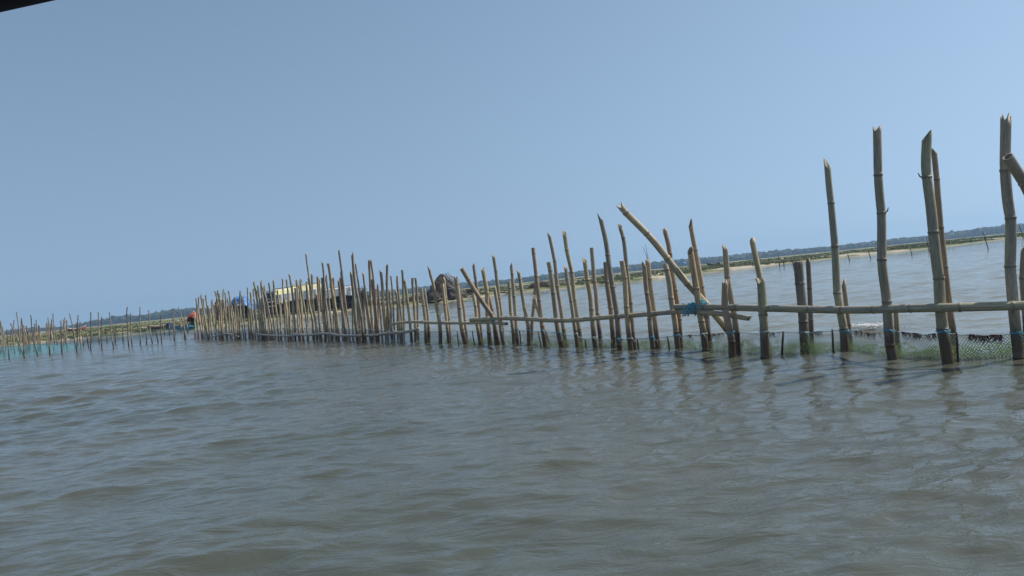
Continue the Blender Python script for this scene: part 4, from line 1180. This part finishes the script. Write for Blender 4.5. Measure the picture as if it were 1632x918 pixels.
def boat(px, D, L_, w, h, rz, hull_mat, in_mat, label, z0=None):
    c = spot(px, D)
    if z0 is not None: c.z = z0
    root = empty('boat', c, rz)
    n = 18; secs = []
    def prof(t):
        b = w / 2 * max(0.0, 1 - abs(2 * t - 1) ** 2.4) ** .8 + .01
        sheer = h * (1 + .75 * abs(2 * t - 1) ** 2.2)
        keel = .02 + h * .55 * abs(2 * t - 1) ** 3.5
        return b, sheer, keel
    for inner in (0, 1):
        mb = MB()
        rows = []
        for i in range(n + 1):
            t = i / n; b, sh_, kl = prof(t)
            k = 1 - .1 * inner
            x = (t - .5) * L_ * (1 - .02 * inner)
            pr = []
            for j in range(9):
                a = -1 + 2 * j / 8
                pr.append(Vector((x, b * k * math.copysign(abs(a) ** .75, a), kl + inner * .05 + (sh_ - kl - inner * .05) * abs(a) ** 2.2)))
            rows.append(pr)
        vs_ = [p for r_ in rows for p in r_]
        fs_ = [(i * 9 + j, (i + 1) * 9 + j, (i + 1) * 9 + j + 1, i * 9 + j + 1) for i in range(n) for j in range(8)]
        mb.add(vs_, fs_)
        mb.build('hull' if not inner else 'lining', hull_mat if not inner else in_mat, root, smooth=True)
    mb = MB()
    for s_ in (-1, 1):
        mb.tube([((i / n - .5) * L_, s_ * prof(i / n)[0], prof(i / n)[1]) for i in range(n + 1)], .03, 6)
    mb.build('gunwale', in_mat, root, smooth=True)
    for t in (.3, .55, .75):
        b, sh_, kl = prof(t)
        mb = MB(); mb.box(((t - .5) * L_, 0, sh_ * .8), (.18, b * 1.8, .03)); mb.build('thwart', M['wood'], root)
    return tag(root, label, 'boat')
boat(288, 66.5, 1.5, .5, .26, .2, M['blue'], M['navy'], 'small blue boat on the beach just left of the orange tent')
boat(121, 118, 2.6, .9, .42, .3, M['hullred'], M['white'], 'small red and white boat lying on the far left shore')
boat(617, 77.5, 2.6, .8, .34, .12, M['drift'], M['white'], 'pale wooden boat drawn up on the shore between brush heap and thatched hut')
boat(1137, 190, 3.2, .9, .45, .1, M['dark'], M['hull'], 'tiny dark boat on the far grassy shore right of the big diagonal pole')
boat(253, 69, 1.9, .6, .25, .25, M['hull'], M['drift'], 'low brown boat on the shore left of the blue drum')

# thatched hut with bare branches
def thatched_hut():
    c = spot(706, 76); root = empty('thatched_hut', c)
    hz_ = 2.6 - c.z
    rr_ = random.Random(8)
    bm = bmesh.new(); bmesh.ops.create_cone(bm, cap_ends=True, segments=40, radius1=1.85, radius2=.10, depth=hz_)
    bmesh.ops.subdivide_edges(bm, edges=[e for e in bm.edges if abs(e.verts[0].co.z - e.verts[1].co.z) > .1], cuts=8)
    for v in bm.verts:
        v.co.z += hz_ / 2
        t = v.co.z / hz_
        bulge = 1 + .10 * math.sin(t * math.pi) + .38 * mnoise.noise(v.co * 1.3) + .12 * mnoise.noise(v.co * 3.2) + .05 * mnoise.noise(v.co * 9)
        v.co.x *= bulge; v.co.y *= bulge * .8
        v.co.z += .08 * mnoise.noise(v.co * 3)
    me = bpy.data.meshes.new('thatch'); bm.to_mesh(me); bm.free()
    link('thatch', me, (0, 0, 0), root, M['thatch'], False)
    mb = MB()
    for k in range(900):     # loose straw and stems over the thatch
        t = rr_.random() ** .8; a = rr_.uniform(0, 6.28)
        r = (1.85 + (.10 - 1.85) * t) * (1 + .12 * math.sin(t * math.pi)) * rr_.uniform(.9, 1.12)
        p = Vector((r * math.cos(a), r * math.sin(a) * .8, t * hz_))
        d = Vector((math.cos(a) * .5 + rr_.uniform(-.3, .3), math.sin(a) * .5, -.8 + rr_.uniform(-.3, .5))).normalized() * rr_.uniform(.15, .4)
        mb.tube([p, p + d * .5 + Vector((0, 0, .02)), p + d], [.012, .01, .004], 4, False)
    mb.build('straw', M['brush'], root)['kind'] = 'stuff'
    mb = MB()
    for k in range(60):
        a = rr_.uniform(-1.2, .3); t0 = rr_.uniform(.35, 1.0)
        r = (1.5 - 1.2 * t0) * 1.25
        p = Vector((r * math.cos(a), r * math.sin(a) * .8 - .1, t0 * hz_))
        q = p + Vector((rr_.uniform(.3, 1.1), rr_.uniform(-.4, .1), -rr_.uniform(.1, .7)))
        mb.tube([p, p.lerp(q, .5) + Vector((0, 0, rr_.uniform(.05, .2))), q], [.028, .02, .01], 5, False)
    mb.build('branches', M['drift'], root)['kind'] = 'stuff'
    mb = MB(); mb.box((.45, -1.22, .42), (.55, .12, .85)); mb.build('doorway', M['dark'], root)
    tag(root, 'round thatched hut with bare pale branches on its right side', 'hut')
thatched_hut()

def brush_heap(px, D, rx, ry, h, n, label, mat):
    c = spot(px, D); rr_ = random.Random(int(px)); mb = MB()
    for k in range(n):
        a = rr_.uniform(0, 6.28); r = rr_.random() ** .5
        z = h * (1 - r ** 2) * rr_.random()
        p = Vector((rx * r * math.cos(a), ry * r * math.sin(a), z))
        d = Vector((rr_.gauss(0, 1), rr_.gauss(0, .6), rr_.gauss(.25, .5))).normalized() * rr_.uniform(.2, .55)
        mb.tube([p - d * .5, p + Vector((0, 0, rr_.uniform(-.04, .04))), p + d * .5], [.03, .026, .01], 4, False)
    return tag(mb.build('brush_heap', mat, None, c), label, 'brush')
brush_heap(580, 80, .62, .5, 2.25, 900, 'tall dark brush heap right of the white-sheeted stall', M['brush'])
brush_heap(748, 83, 1.3, .8, .75, 420, 'low dark brush heap right of the thatched hut', M['brush'])
brush_heap(858, 92, 1.3, 1.2, .75, 380, 'brown brush heap on the shore behind the crossing stakes', M['brush'])
brush_heap(660, 78, .8, .8, .6, 260, 'low brush heap left of the thatched hut', M['brush'])
lr = random.Random(40)
log_data = [(735, 82, 3.2, .1, 'longest dark log right of the thatched hut', 'stick'), (768, 84, 2.6, -.1, 'dark log behind the small diagonal pole', 'stick'), (795, 88, 2.8, .2, 'brown log behind the tallest dark-tipped stake', 'brush'), (742, 78.5, 2.2, .25, 'pale log lying at the right of the thatched hut', 'drift'),
            (675, 76, 1.6, .3, 'pale log lying at the left of the thatched hut', 'drift'), (826, 94, 3, -.1, 'pale log on the shore behind the curved tan stake', 'drift'), (890, 97, 4.5, .1, 'long pale log behind the third pair of stakes', 'drift'), (930, 100, 4.2, .05, 'bleached log behind the first pair beside the sharp-pointed stake', 'drift'), (1000, 118, 5.5, .05, 'long bleached log behind the pair under the diagonal pole tip', 'drift')]
for px, D, L_, rz, lab, mk in log_data:
    c = spot(px, D)
    mb = MB(); n = 9
    pts = [Vector(((i / n - .5) * L_, 0, .1 + .12 * math.sin(i * .9 + px) + .1 * i / n)) for i in range(n + 1)]
    mb.tube(pts, [.10 * (1.15 - .5 * i / n) for i in range(n + 1)], 8)
    for k in range(3):
        q = pts[2 + 2 * k]; mb.tube([q, q + Vector((lr.uniform(-.3, .3), lr.uniform(-.2, .2), lr.uniform(.12, .35)))], [.045, .015], 5)
    o = mb.build('driftwood_log', M[mk], None, c, True); o.rotation_euler.z = rz
    tag(o, lab, 'log', 'driftwood logs on the far shore')

# a little whitecap breaking beyond the net
mb = MB(); fr_ = random.Random(9)
b_ = on_water(1385, 524)
for k in range(420):
    x = fr_.gauss(1385, 18); y = 524.5 - (x - 1385) * .02 + fr_.gauss(0, 1.1)
    p = on_water(x, y) - b_; p.z = fr_.uniform(.03, .065)
    s_ = fr_.uniform(.006, .022)
    mb.add([p + Vector((-s_, 0, 0)), p + Vector((0, -s_ * .6, s_ * .3)), p + Vector((s_, 0, 0)), p + Vector((0, s_ * .6, s_ * .5)), p + Vector((0, 0, -s_))], [(0, 1, 4), (1, 2, 4), (2, 3, 4), (3, 0, 4), (0, 3, 2, 1)])
tag(mb.build('foam', rough_mat('foam', (.7, .7, .7), (.9, .9, .9), 20), None, b_), 'small white breaking crest just beyond the net', None, None, 'stuff')
# beach umbrella far off
root = empty('beach_umbrella', spot(1090, 300))
mb = MB()
for k in range(10):
    a0, a1 = 2 * math.pi * k / 10, 2 * math.pi * (k + 1) / 10
    for (r_0, z_0, r_1, z_1) in ((0, 2.0, .5, 1.88), (.5, 1.88, .9, 1.6), (.9, 1.6, 1.05, 1.35)):
        mb.add([(r_0 * math.cos(a0), r_0 * math.sin(a0), z_0), (r_1 * math.cos(a0), r_1 * math.sin(a0), z_1), (r_1 * math.cos(a1), r_1 * math.sin(a1), z_1), (r_0 * math.cos(a1), r_0 * math.sin(a1), z_0)], [(0, 1, 2, 3)])
mb.build('canopy', M['blue'], root)
mb = MB(); mb.tube([(0, 0, -.2), (0, 0, 1.98)], .03, 8); mb.build('pole', M['white'], root)
tag(root, 'tiny blue umbrella on the far shore behind the big diagonal pole', 'umbrella')

# ------------------------------------------------------------------ canopy of the photographer's own boat, top left corner
zc = EYE + .50
a = on_water(0, 17.5, zc); b = on_water(79, 0, zc)
d = (b - a).normalized()
inw = Vector((d.y, -d.x, 0))
if inw.y > 0: inw = -inw
root = empty('boat_canopy', (a.x, a.y, zc))
P0 = -d * 1.6; P1 = d * 1.3
mb = MB()
def cl(u, v):
    p = P0.lerp(P1, u) + inw * (1.7 * v)
    return Vector((p.x, p.y, .05 + .06 * math.sin(v * math.pi)))
mb.sheet(cl, 20, 12, .02); mb.build('awning', M['canopy'], root)
mb = MB(); mb.tube([P0 + Vector((0, 0, .028)), P1 + Vector((0, 0, .028))], .028, 14); mb.build('edge_beam', M['canopy'], root, smooth=True)
for p in (P0 + inw * 1.6, P1 + inw * 1.6):
    mb = MB(); mb.tube([p + Vector((0, 0, .05)), p + Vector((0, 0, -zc - .1))], .02, 10); mb.build('support_pole', M['wood'], root, smooth=True)
tag(root, 'dark navy awning edge of the boat in the top left corner', 'awning')
